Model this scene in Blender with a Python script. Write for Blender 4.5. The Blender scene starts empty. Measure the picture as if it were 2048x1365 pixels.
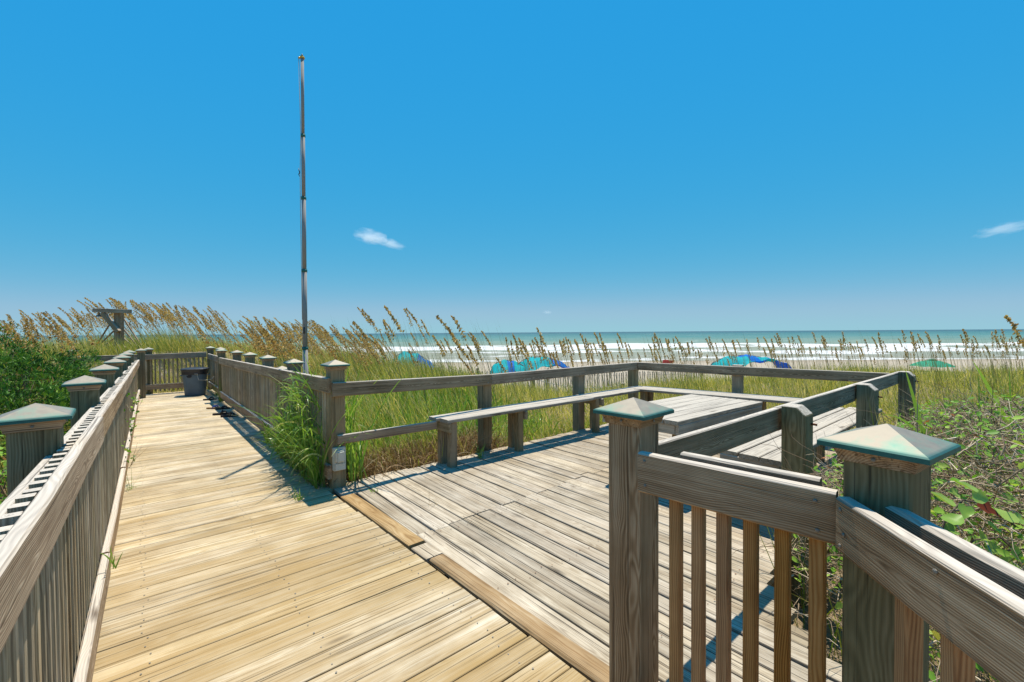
import bpy, bmesh, math, random
import numpy as np
from mathutils import Vector, Matrix, noise as mnoise

random.seed(7)
RNG = np.random.default_rng(11)
R = math.radians
scene = bpy.context.scene
COL = scene.collection

# ------------------------------------------------------------------ camera
EYE = 1.52
cam_data = bpy.data.cameras.new('camera')
cam = bpy.data.objects.new('camera', cam_data)
COL.objects.link(cam)
cam_data.sensor_width = 36.0
cam_data.lens = 885.0 / 2048.0 * 36.0
cam_data.clip_start = 0.05
cam_data.clip_end = 60000.0
cam.matrix_world = Matrix.Translation((0, 0, EYE)) @ Matrix.Rotation(R(90 - 1.1), 4, 'X') @ Matrix.Rotation(R(-0.38), 4, 'Z')
scene.camera = cam

# ------------------------------------------------------------------ sky and sun
SUN_EL, SUN_AZ = R(72.5), R(4.0)          # azimuth from +Y towards +X
world = bpy.data.worlds.new('World')
scene.world = world
world.use_nodes = True
wn = world.node_tree
wn.nodes.clear()
w_out = wn.nodes.new('ShaderNodeOutputWorld')
w_bg = wn.nodes.new('ShaderNodeBackground')
w_sky = wn.nodes.new('ShaderNodeTexSky')
w_sky.sky_type = 'NISHITA'
w_sky.sun_disc = False
w_sky.sun_elevation = SUN_EL
w_sky.sun_rotation = SUN_AZ
w_sky.air_density = 0.45
w_sky.dust_density = 0.0
w_sky.ozone_density = 4.0
# the photograph's colour grade of the whole sky: one response curve per channel, the same in every direction
w_sep = wn.nodes.new('ShaderNodeSeparateColor')
w_com = wn.nodes.new('ShaderNodeCombineColor')
wn.links.new(w_sky.outputs[0], w_sep.inputs[0])
for i_, (ex_, gain_) in enumerate(((1.62, 0.33), (0.29, 2.12), (-0.07, 5.2))):
    pw_ = wn.nodes.new('ShaderNodeMath'); pw_.operation = 'POWER'
    ml_ = wn.nodes.new('ShaderNodeMath'); ml_.operation = 'MULTIPLY'
    wn.links.new(w_sep.outputs[i_], pw_.inputs[0]); pw_.inputs[1].default_value = ex_
    wn.links.new(pw_.outputs[0], ml_.inputs[0]); ml_.inputs[1].default_value = gain_
    if i_ == 0:
        mn_ = wn.nodes.new('ShaderNodeMath'); mn_.operation = 'SMOOTH_MIN'
        wn.links.new(ml_.outputs[0], mn_.inputs[0]); mn_.inputs[1].default_value = 2.05; mn_.inputs[2].default_value = 1.2
        ml_ = mn_
    wn.links.new(ml_.outputs[0], w_com.inputs[i_])
w_bg.inputs['Strength'].default_value = 0.115
wn.links.new(w_com.outputs[0], w_bg.inputs['Color'])
wn.links.new(w_bg.outputs[0], w_out.inputs['Surface'])

sun_d = bpy.data.lights.new('sun', 'SUN')
sun_d.energy = 4.6
sun_d.angle = R(0.53)
sun_d.color = (1.0, 0.93, 0.80)
sun = bpy.data.objects.new('sun', sun_d)
COL.objects.link(sun)
to_sun = Vector((math.sin(SUN_AZ) * math.cos(SUN_EL), math.cos(SUN_AZ) * math.cos(SUN_EL), math.sin(SUN_EL)))
sun.rotation_euler = to_sun.to_track_quat('Z', 'Y').to_euler()
sun.location = to_sun * 40

scene.view_settings.view_transform = 'Standard'
scene.view_settings.look = 'None'
scene.view_settings.gamma = 1.0
scene.view_settings.exposure = 0.42
scene.view_settings.use_curve_mapping = False
scene.cycles.max_bounces = 8
scene.cycles.transparent_max_bounces = 8
scene.cycles.volume_bounces = 2

# ------------------------------------------------------------------ boardwalk frame
# s runs along the walkway away from the viewer, t across it towards the platform
ANG = R(40.2)
O = Vector((-1.77, 4.30, 0))
D = Vector((-math.sin(ANG), math.cos(ANG), 0))
N = Vector((math.cos(ANG), math.sin(ANG), 0))
UP = Vector((0, 0, 1))
def W(s, t, z=0.0): return O + D * s + N * t + UP * z
def st_of(x, y):
    qx, qy = x - O.x, y - O.y
    return qx * D.x + qy * D.y, qx * N.x + qy * N.y
def smooth(a, b, x):
    k = np.clip((x - a) / (b - a), 0, 1)
    return k * k * (3 - 2 * k)

# ------------------------------------------------------------------ node helpers
class NT:
    def __init__(self, name):
        self.m = bpy.data.materials.new(name)
        self.m.use_nodes = True
        self.t = self.m.node_tree
        self.t.nodes.clear()
        self.out = self.t.nodes.new('ShaderNodeOutputMaterial')
    def n(self, typ, **kw):
        nd = self.t.nodes.new('ShaderNode' + typ)
        for k, v in kw.items():
            setattr(nd, k, v)
        return nd
    def put(self, sock, v):
        if hasattr(v, 'is_linked') or hasattr(v, 'links'):
            self.t.links.new(v, sock)
        else:
            sock.default_value = v
    def math(self, op, a, b=0.0, c=None):
        nd = self.n('Math', operation=op)
        self.put(nd.inputs[0], a); self.put(nd.inputs[1], b)
        if c is not None: self.put(nd.inputs[2], c)
        return nd.outputs[0]
    def vmath(self, op, a, b):
        nd = self.n('VectorMath', operation=op)
        self.put(nd.inputs[0], a); self.put(nd.inputs[1], b)
        return nd.outputs[0]
    def noise(self, vec, scale=1.0, detail=3.0, rough=0.55, dist=0.0):
        nd = self.n('TexNoise')
        if vec is not None: self.put(nd.inputs['Vector'], vec)
        nd.inputs['Scale'].default_value = scale
        nd.inputs['Detail'].default_value = detail
        nd.inputs['Roughness'].default_value = rough
        nd.inputs['Distortion'].default_value = dist
        return nd.outputs[0]
    def ramp(self, fac, stops, interp='LINEAR'):
        nd = self.n('ValToRGB')
        cr = nd.color_ramp
        cr.interpolation = interp
        while len(cr.elements) < len(stops): cr.elements.new(0.5)
        for e, (p, c) in zip(cr.elements, stops):
            e.position = p
            e.color = (c, c, c, 1) if isinstance(c, (int, float)) else (*c, 1)
        self.put(nd.inputs[0], fac)
        return nd.outputs[0]
    def mix(self, fac, a, b, blend='MIX'):
        nd = self.n('Mix', data_type='RGBA', blend_type=blend)
        self.put(nd.inputs[0], fac)
        for i, v in ((6, a), (7, b)):
            if isinstance(v, tuple): v = (*v, 1) if len(v) == 3 else v
            self.put(nd.inputs[i], v)
        return nd.outputs[2]
    def bsdf(self, color, rough=0.7, metal=0.0, spec=0.3, normal=None):
        nd = self.n('BsdfPrincipled')
        if isinstance(color, tuple): color = (*color, 1)
        self.put(nd.inputs['Base Color'], color)
        self.put(nd.inputs['Roughness'], rough)
        self.put(nd.inputs['Metallic'], metal)
        nd.inputs['Specular IOR Level'].default_value = spec
        if normal is not None: self.t.links.new(normal, nd.inputs['Normal'])
        return nd
    def bump(self, h, strength=0.4, dist=0.004):
        nd = self.n('Bump')
        nd.inputs['Strength'].default_value = strength
        nd.inputs['Distance'].default_value = dist
        self.t.links.new(h, nd.inputs['Height'])
        return nd.outputs[0]
    def done(self, shader):
        self.t.links.new(shader.outputs[0] if hasattr(shader, 'outputs') else shader, self.out.inputs[0])
        return self.m

def wood(name, dark, mid, light, stain=None, stain_amt=0.5, crack=0.35, ring=0.3, vary=0.22, streak=0.4, knot=True, bumps=0.5, bleach_and_light=None, walk=False, contrast=1.3, wavy=0.035):
    k = NT(name)
    tc = k.n('TexCoord')
    oi = k.n('ObjectInfo')
    rnd = oi.outputs['Random']
    off = k.n('CombineXYZ')
    k.put(off.inputs[0], k.math('MULTIPLY', rnd, 53.0))
    k.put(off.inputs[1], k.math('SUBTRACT', k.math('FRACT', k.math('MULTIPLY', rnd, 17.3)), 0.5))
    k.put(off.inputs[2], k.math('MULTIPLY', k.math('FRACT', k.math('MULTIPLY', rnd, 7.7)), 0.25))
    off2 = k.vmath('MULTIPLY', off.outputs[0], (1, 0.14, 0.5))
    p = k.vmath('ADD', tc.outputs['Object'], off2)
    # wander of the rings along the length
    wv = k.n('TexNoise'); k.put(wv.inputs['Vector'], k.vmath('MULTIPLY', p, (2.2, 5, 5)))
    wv.inputs['Scale'].default_value = 1.0; wv.inputs['Detail'].default_value = 2
    wob = k.vmath('MULTIPLY', k.vmath('SUBTRACT', wv.outputs['Color'], (0.5, 0.5, 0.5)), (0, wavy, wavy))
    pr = k.vmath('ADD', k.vmath('MULTIPLY', p, (0.02, 1, 1)), wob)
    wave = k.n('TexWave', wave_type='RINGS', rings_direction='X', wave_profile='SIN')
    k.put(wave.inputs['Vector'], pr)
    wave.inputs['Scale'].default_value = 58.0
    wave.inputs['Distortion'].default_value = 0.6
    wave.inputs['Detail'].default_value = 1.5
    wave.inputs['Detail Scale'].default_value = 2.0
    fine = k.noise(k.vmath('MULTIPLY', p, (3.0, 190, 190)), 1.0, 3, 0.6)
    coarse = k.noise(k.vmath('MULTIPLY', p, (0.9, 34, 34)), 1.0, 5, 0.65)
    blot = k.noise(k.vmath('MULTIPLY', p, (2.5, 5, 5)), 1.0, 3, 0.6)
    ring *= 0.5
    v = k.math('MULTIPLY', wave.outputs['Fac'], ring)
    v = k.math('MULTIPLY_ADD', fine, streak, v)
    v = k.math('MULTIPLY_ADD', coarse, 0.75, v)
    v = k.math('MULTIPLY_ADD', blot, 0.25, v)
    base = (ring + streak + 0.75 + 0.25) * 0.5
    v = k.math('ADD', k.math('MULTIPLY', k.math('SUBTRACT', v, base), contrast), 0.5)
    col = k.ramp(v, [(0.12, dark), (0.5, mid), (0.86, light)])
    gw = k.n('NewGeometry')
    blo = k.noise(gw.outputs['Position'], 1.6, 5, 0.65)
    col = k.mix(1.0, col, k.ramp(blo, [(0.30, (0.66, 0.635, 0.59)), (0.60, (1.03, 1.03, 1.03))]), 'MULTIPLY')
    # one board against the next
    bright = k.math('ADD', k.math('MULTIPLY', k.math('FRACT', k.math('MULTIPLY', rnd, 31.7)), vary * 2), 1.0 - vary)
    hs = k.n('HueSaturation')
    k.put(hs.inputs['Value'], bright)
    k.put(hs.inputs['Saturation'], k.math('ADD', k.math('MULTIPLY', k.math('FRACT', k.math('MULTIPLY', rnd, 91.1)), 0.24), 0.88))
    k.put(hs.inputs['Color'], col)
    col = hs.outputs[0]
    if stain:
        geo = k.n('NewGeometry')
        sn = k.noise(geo.outputs['Position'], 0.9, 4, 0.6)
        s2 = k.noise(k.vmath('MULTIPLY', p, (0.8, 11, 11)), 1.0, 3, 0.6)
        fsum = k.math('ADD', k.math('MULTIPLY', sn, 0.6), k.math('MULTIPLY', s2, 0.5))
        if walk:
            sp3 = k.n('SeparateXYZ'); k.put(sp3.inputs[0], geo.outputs['Position'])
            fsum = k.math('ADD', fsum, k.math('MULTIPLY', k.math('SUBTRACT', 4.0, sp3.outputs[1]), 0.045))
        f = k.ramp(fsum, [(0.44, 0.0), (0.72, stain_amt)])
        col = k.mix(f, col, stain)
    if bleach_and_light:  # up-facing wood paler: weather bleaching plus sunlight painted into the colour
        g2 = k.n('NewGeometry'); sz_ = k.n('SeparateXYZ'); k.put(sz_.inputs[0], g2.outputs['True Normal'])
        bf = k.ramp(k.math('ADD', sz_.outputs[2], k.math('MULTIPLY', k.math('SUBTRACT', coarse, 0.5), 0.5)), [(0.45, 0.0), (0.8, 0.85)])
        lum = k.mix(k.ramp(v, [(0.1, 0.0), (0.9, 1.0)]), tuple(c * 0.72 for c in bleach_and_light), tuple(min(1, c * 1.15) for c in bleach_and_light))
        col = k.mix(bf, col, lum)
    # checks and splits
    cr = k.noise(k.vmath('MULTIPLY', p, (1.0, 95, 95)), 1.0, 2, 0.5)
    cf = k.ramp(cr, [(0.61, 0.0), (0.66, crack)])
    col = k.mix(cf, col, tuple(c * 0.22 for c in dark))
    h = k.math('ADD', k.math('MULTIPLY', fine, 0.6), k.math('MULTIPLY', wave.outputs['Fac'], 0.12))
    h = k.math('SUBTRACT', h, k.math('MULTIPLY', cf, 1.2))
    if knot:
        vo = k.n('TexVoronoi')
        k.put(vo.inputs['Vector'], k.vmath('MULTIPLY', k.vmath('ADD', p, wob), (1.5, 6, 6)))
        vo.inputs['Scale'].default_value = 1.0
        kf = k.ramp(vo.outputs['Distance'], [(0.03, 0.8), (0.10, 0.35), (0.15, 0.0)])
        col = k.mix(kf, col, tuple(c * 0.5 for c in dark))
    bs = k.bsdf(col, k.math('ADD', k.math('MULTIPLY', fine, 0.25), 0.62), 0, 0.22, k.bump(h, bumps, 0.0035))
    return k.done(bs)

def plain(name, col, rough=0.6, metal=0.0, spec=0.4, vary=0.12, scale=14.0):
    k = NT(name)
    tc = k.n('TexCoord')
    nz = k.noise(tc.outputs['Object'], scale, 4, 0.6)
    c = k.mix(k.ramp(nz, [(0.3, 0.0), (0.75, 1.0)]), tuple(x * (1 - vary) for x in col), tuple(min(1, x * (1 + vary)) for x in col))
    return k.done(k.bsdf(c, rough, metal, spec, k.bump(nz, 0.08, 0.003)))

def leafy(name, stops, transl=0.35, rough=0.55, spec=0.25, tint=None):
    """foliage: colour by the leaf's own random number, light passing through"""
    k = NT(name)
    at = k.n('Attribute', attribute_name='rnd')
    col = k.ramp(at.outputs['Fac'], stops)
    if tint:
        a2 = k.n('Attribute', attribute_name='along')
        col = k.mix(k.ramp(a2.outputs['Fac'], [(tint[1], 0.0), (tint[2], tint[3])]), col, tint[0])
    bs = k.bsdf(col, rough, 0, spec)
    tr = k.n('BsdfTranslucent')
    k.t.links.new(k.mix(1.0, col, (1.0, 1.0, 0.55), 'MULTIPLY'), tr.inputs[0])
    mx = k.n('MixShader'); mx.inputs[0].default_value = transl
    k.t.links.new(bs.outputs[0], mx.inputs[1]); k.t.links.new(tr.outputs[0], mx.inputs[2])
    return k.done(mx)

M = {}
BL = (0.60, 0.53, 0.44)  # pale tone for tops of rails and posts, bleaching with painted sunlight
M['walk'] = wood('walkway_planks', (0.27, 0.18, 0.095), (0.53, 0.43, 0.275), (0.70, 0.62, 0.48), stain=(0.34, 0.215, 0.075), stain_amt=0.78, crack=0.6, ring=0.25, vary=0.2, knot=True, walk=True, contrast=1.55)
M['deck'] = wood('platform_boards', (0.19, 0.145, 0.10), (0.46, 0.39, 0.29), (0.65, 0.575, 0.455), stain=(0.33, 0.23, 0.13), stain_amt=0.42, crack=0.9, ring=0.35, vary=0.18, contrast=1.35)
M['seam'] = wood('seam_boards', (0.20, 0.11, 0.04), (0.42, 0.28, 0.13), (0.56, 0.42, 0.24), stain=(0.27, 0.14, 0.04), stain_amt=0.7, crack=0.6, ring=0.4, vary=0.1)
M['rail'] = wood('rail_wood', (0.14, 0.08, 0.04), (0.40, 0.265, 0.155), (0.63, 0.475, 0.315), crack=0.55, ring=0.48, vary=0.12, bumps=0.7, bleach_and_light=BL, wavy=0.065)
M['railgrey'] = wood('weathered_rail_wood', (0.125, 0.078, 0.042), (0.34, 0.235, 0.142), (0.56, 0.43, 0.29), stain=(0.13, 0.12, 0.06), stain_amt=0.35, crack=0.6, ring=0.6, vary=0.12, bumps=0.7, bleach_and_light=BL, wavy=0.085)
M['post'] = wood('post_wood', (0.13, 0.083, 0.042), (0.34, 0.24, 0.135), (0.52, 0.395, 0.25), stain=(0.14, 0.13, 0.065), stain_amt=0.45, crack=0.6, ring=0.38, vary=0.12, bumps=0.6, bleach_and_light=BL, wavy=0.05)
M['greenpost'] = wood('green_treated_post_wood', (0.08, 0.055, 0.025), (0.225, 0.175, 0.092), (0.36, 0.295, 0.175), stain=(0.13, 0.145, 0.07), stain_amt=0.45, crack=0.6, ring=0.38, vary=0.12, bumps=0.6, bleach_and_light=BL, wavy=0.05)
M['baluster'] = wood('baluster_wood', (0.16, 0.10, 0.055), (0.42, 0.31, 0.19), (0.64, 0.52, 0.36), stain=(0.20, 0.23, 0.14), stain_amt=0.4, crack=0.3, ring=0.5, vary=0.25, knot=False, bleach_and_light=BL)
M['newbaluster'] = wood('new_baluster_wood', (0.22, 0.10, 0.035), (0.47, 0.245, 0.095), (0.60, 0.355, 0.155), crack=0.25, ring=0.6, vary=0.10, streak=0.25, knot=False)
M['bench'] = wood('bench_wood', (0.14, 0.105, 0.07), (0.36, 0.295, 0.215), (0.55, 0.475, 0.37), crack=0.7, ring=0.4, vary=0.14, bleach_and_light=(0.52, 0.46, 0.375))
M['steel'] = plain('galvanised_screw', (0.24, 0.21, 0.17), 0.55, 0.4)
M['rust'] = plain('rusty_bolt', (0.18, 0.07, 0.03), 0.8, 0.3, vary=0.4)

def mat_cap():
    k = NT('patina_copper_cap')
    tc = k.n('TexCoord'); oi = k.n('ObjectInfo')
    p = k.vmath('ADD', tc.outputs['Object'], k.vmath('MULTIPLY', k.n('CombineXYZ').outputs[0], (1, 1, 1)))
    offs = k.n('CombineXYZ'); k.put(offs.inputs[0], k.math('MULTIPLY', oi.outputs['Random'], 40))
    p = k.vmath('ADD', p, offs.outputs[0])
    n1 = k.noise(p, 9, 4, 0.6); n2 = k.noise(p, 38, 3, 0.6)
    sx = k.n('SeparateXYZ'); k.put(sx.inputs[0], tc.outputs['Object'])
    edge = k.math('SUBTRACT', 1.0, k.math('DIVIDE', sx.outputs[2], 0.058))      # 1 at the rim, 0 at the peak
    f = k.math('ADD', k.math('MULTIPLY', edge, 0.42), k.math('MULTIPLY', k.math('SUBTRACT', n1, 0.5), 1.5))
    f = k.math('ADD', f, k.math('MULTIPLY', k.math('SUBTRACT', n2, 0.5), 0.35))
    f = k.ramp(f, [(0.20, 0.0), (0.55, 1.0)])
    brown = k.mix(n2, (0.215, 0.185, 0.14), (0.33, 0.285, 0.215))
    teal = k.mix(n1, (0.085, 0.20, 0.145), (0.17, 0.31, 0.225))
    col = k.mix(f, brown, teal)
    rim = k.ramp(sx.outputs[2], [(0.0, 1.0), (0.015, 1.0), (0.019, 0.0)])
    nd = rim.node; nd.color_ramp.interpolation = 'LINEAR'
    col = k.mix(rim, col, k.mix(n2, (0.015, 0.07, 0.065), (0.04, 0.18, 0.14)))
    return k.done(k.bsdf(col, k.math('ADD', k.math('MULTIPLY', n2, 0.2), 0.42), 0.25, 0.4, k.bump(n2, 0.06, 0.003)))
M['cap'] = mat_cap()

# ------------------------------------------------------------------ object helpers
WM = {}                                     # world matrices by object name
def tag(o, label=None, cat=None, group=None, kind=None):
    if label: o['label'] = label
    if cat: o['category'] = cat
    if group: o['group'] = group
    if kind: o['kind'] = kind
    return o
def link(o, world, parent=None):
    COL.objects.link(o)
    WM[o.name] = world
    if parent is not None:
        o.parent = parent
        o.matrix_basis = WM[parent.name].inverted() @ world
    else:
        o.matrix_basis = world
    return o
def thing(name, loc, label=None, cat=None, group=None, kind=None, rotz=0.0):
    o = bpy.data.objects.new(name, None)
    o.empty_display_size = 0.1
    link(o, Matrix.Translation(loc) @ Matrix.Rotation(rotz, 4, 'Z'))
    return tag(o, label, cat, group, kind)
def mesh_from(name, verts, faces, mat, smooth_=False):
    me = bpy.data.meshes.new(name)
    me.from_pydata([tuple(v) for v in verts], [], faces)
    if mat is not None: me.materials.append(mat)
    if smooth_:
        me.polygons.foreach_set('use_smooth', [True] * len(me.polygons))
    me.update()
    return me
def put(name, me, parent=None, world=None):
    o = bpy.data.objects.new(name, me)
    return link(o, world if world is not None else Matrix.Identity(4), parent)

_bc = {}
def box_mesh(L, w, h, mat, c=0.004, warp=0.0):
    """a board of length L along X: chamfered prism"""
    key = (round(L, 3), round(w, 4), round(h, 4), mat.name, c, warp)
    if key in _bc: return _bc[key]
    a, b = w / 2, h / 2
    c = min(c, a * 0.6, b * 0.6)
    prof = [(-a, -b + c), (-a + c, -b), (a - c, -b), (a, -b + c), (a, b - c), (a - c, b), (-a + c, b), (-a, b - c)]
    vs, fs = [], []
    nseg = 3 if warp else 1
    for i in range(nseg + 1):
        x = -L / 2 + L * i / nseg
        dy = random.uniform(-warp, warp); dz = random.uniform(-warp, warp) * 0.5
        for y, z in prof: vs.append((x, y + dy, z + dz))
    for i in range(nseg):
        for j in range(8):
            j2 = (j + 1) % 8
            fs.append((i * 8 + j, (i + 1) * 8 + j, (i + 1) * 8 + j2, i * 8 + j2))
    fs.append(tuple(range(8)))
    fs.append(tuple(nseg * 8 + j for j in reversed(range(8))))
    me = mesh_from('board', vs, [tuple(reversed(f)) for f in fs], mat)
    _bc[key] = me
    return me
def frame(p0, p1, up=UP):
    x = (p1 - p0).normalized()
    y = up.cross(x).normalized()
    z = x.cross(y)
    m = Matrix((x, y, z)).transposed().to_4x4()
    m.translation = (p0 + p1) / 2
    return m
def board(name, p0, p1, w, h, mat, parent, up=UP, c=0.004, warp=0.0):
    """board between two centre points; w across (horizontal), h along up"""
    p0, p1 = Vector(p0), Vector(p1)
    return put(name, box_mesh((p1 - p0).length, w, h, mat, c, warp), parent, frame(p0, p1, up))
def tube_geo(pts, rad, seg=8, cap=True):
    """verts, faces of a tube along points; rad number or list"""
    pts = [Vector(p) for p in pts]
    vs, fs = [], []
    n = len(pts)
    prev = None
    for i, p in enumerate(pts):
        d = (pts[min(i + 1, n - 1)] - pts[max(i - 1, 0)]).normalized()
        ref = prev if prev is not None else (Vector((1, 0, 0)) if abs(d.x) < 0.8 else Vector((0, 1, 0)))
        u = (ref - d * ref.dot(d)).normalized(); v = d.cross(u); prev = u
        r = rad[i] if isinstance(rad, (list, tuple)) else rad
        for j in range(seg):
            a = 2 * math.pi * j / seg
            vs.append(p + (u * math.cos(a) + v * math.sin(a)) * r)
    for i in range(n - 1):
        for j in range(seg):
            j2 = (j + 1) % seg
            fs.append((i * seg + j, i * seg + j2, (i + 1) * seg + j2, (i + 1) * seg + j))
    if cap:
        fs.append(tuple(reversed(range(seg)))); fs.append(tuple((n - 1) * seg + j for j in range(seg)))
    return vs, fs
def tube(name, pts, rad, mat, parent=None, seg=8, smooth_=True):
    vs, fs = tube_geo(pts, rad, seg)
    return put(name, mesh_from(name, vs, fs, mat, smooth_), parent)
def np_mesh(name, co, loops, sizes, mat, attrs=None, smooth_=False):
    me = bpy.data.meshes.new(name)
    me.vertices.add(len(co)); me.vertices.foreach_set('co', np.ascontiguousarray(co, dtype=np.float32).ravel())
    me.loops.add(len(loops)); me.loops.foreach_set('vertex_index', np.ascontiguousarray(loops, dtype=np.int32))
    sizes = np.asarray(sizes, dtype=np.int32)
    starts = np.concatenate(([0], np.cumsum(sizes)[:-1])).astype(np.int32)
    me.polygons.add(len(sizes)); me.polygons.foreach_set('loop_start', starts)
    me.materials.append(mat)
    if attrs:
        for k, v in attrs.items():
            a = me.attributes.new(k, 'FLOAT', 'POINT')
            a.data.foreach_set('value', np.ascontiguousarray(v, dtype=np.float32))
    if smooth_: me.polygons.foreach_set('use_smooth', np.ones(len(sizes), dtype=bool))
    me.update(calc_edges=True)
    return me

# ------------------------------------------------------------------ ground, beach, sea
def gz(x, y):
    x = np.asarray(x, dtype=float); y = np.asarray(y, dtype=float)
    edge = 12.5 + 0.75 * np.clip(-x - 2.0, 0, 14) + 0.12 * np.clip(x - 6, 0, 30) - 2.0 * np.exp(-((x - 1.6) / 2.2) ** 2)
    z = -0.36 + 0 * x
    z = z + 1.12 * np.exp(-((x + 8.0) / 5.2) ** 2 - ((y - 12.5) / 4.2) ** 2)
    z = z + 1.1 * np.exp(-((x + 15) / 6.0) ** 2 - ((y - 16) / 6.0) ** 2)
    z = z + 0.38 * np.exp(-((x + 2.8) / 2.3) ** 2 - ((y - 9.3) / 2.6) ** 2)
    z = z + 0.06 * np.exp(-((x - 2.0) / 2.0) ** 2 - ((y - 11.0) / 3.0) ** 2)
    z = z + 0.46 * np.exp(-((x - 11) / 7.0) ** 2 - ((y - 14) / 3.5) ** 2)
    z = z + 0.06 * np.sin(x * 0.9 + 1.3) * np.sin(y * 0.7) * smooth(6, 10, np.hypot(x, y))
    k = smooth(edge, edge + 6.5, y)
    z = z * (1 - k) + (-1.35) * k
    ss, tt = (x - O.x) * D.x + (y - O.y) * D.y, (x - O.x) * N.x + (y - O.y) * N.y
    def rect(s0, s1, t0, t1):
        ds = np.maximum(np.maximum(s0 - ss, ss - s1), 0); dt = np.maximum(np.maximum(t0 - tt, tt - t1), 0)
        return np.hypot(ds, dt)
    dd = np.minimum(np.minimum(rect(-30, 10.5, -1.9, 0.3), rect(9.3, 10.5, -3.0, 0.3)), rect(-3.5, 0.35, 0, 6.1))
    kd = smooth(0.15, 2.2, dd)
    z = np.minimum(z, -0.34) * (1 - kd) + z * kd
    k2 = smooth(24, 88, y)
    z = z - 2.0 * k2 - 7.0 * smooth(90, 320, y)
    return z

k = NT('dune_sand')
geo = k.n('NewGeometry')
n1 = k.noise(geo.outputs['Position'], 0.8, 5, 0.6); n2 = k.noise(geo.outputs['Position'], 60, 4, 0.7)
sx = k.n('SeparateXYZ'); k.put(sx.inputs[0], geo.outputs['Position'])
dry = k.mix(n1, (0.36, 0.30, 0.22), (0.44, 0.37, 0.28))
dry = k.mix(k.ramp(n2, [(0.35, 0.35), (0.6, 0.0)]), dry, (0.30, 0.22, 0.13))
wet = k.ramp(k.math('ADD', k.math('DIVIDE', sx.outputs[1], 100.0), k.math('MULTIPLY', n1, 0.06)), [(0.50, 0.0), (0.62, 1.0)])
wet_col = (0.30, 0.24, 0.165)
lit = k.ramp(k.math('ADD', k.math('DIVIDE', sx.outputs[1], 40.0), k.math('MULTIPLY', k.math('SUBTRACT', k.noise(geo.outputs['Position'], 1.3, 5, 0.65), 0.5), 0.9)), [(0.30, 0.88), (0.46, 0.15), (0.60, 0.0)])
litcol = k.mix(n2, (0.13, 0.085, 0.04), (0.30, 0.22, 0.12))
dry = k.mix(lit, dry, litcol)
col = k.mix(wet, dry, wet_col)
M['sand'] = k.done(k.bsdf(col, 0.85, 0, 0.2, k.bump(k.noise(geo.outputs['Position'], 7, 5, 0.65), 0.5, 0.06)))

def grid_sheet(name, xs, ys, zf, mat):
    X, Y = np.meshgrid(xs, ys)
    Z = zf(X, Y)
    co = np.stack([X, Y, Z], -1).reshape(-1, 3)
    nx, ny = len(xs), len(ys)
    i = np.arange(nx - 1)[None, :] + nx * np.arange(ny - 1)[:, None]
    q = np.stack([i, i + 1, i + 1 + nx, i + nx], -1).reshape(-1)
    return np_mesh(name, co, q, np.full((nx - 1) * (ny - 1), 4), mat, smooth_=True)
xs = np.concatenate([np.linspace(-600, -60, 14), np.linspace(-50, -22, 15), np.linspace(-21, 21, 106), np.linspace(22, 50, 15), np.linspace(60, 600, 14)])
ys = np.concatenate([np.linspace(-400, -30, 10), np.linspace(-25, -3, 12), np.linspace(-2, 34, 110), np.linspace(36, 120, 30), np.linspace(140, 420, 8)])
tag(put('ground', grid_sheet('ground', xs, ys, gz, M['sand'])), kind='structure', label='pale dune sand sloping down to the beach')

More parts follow.
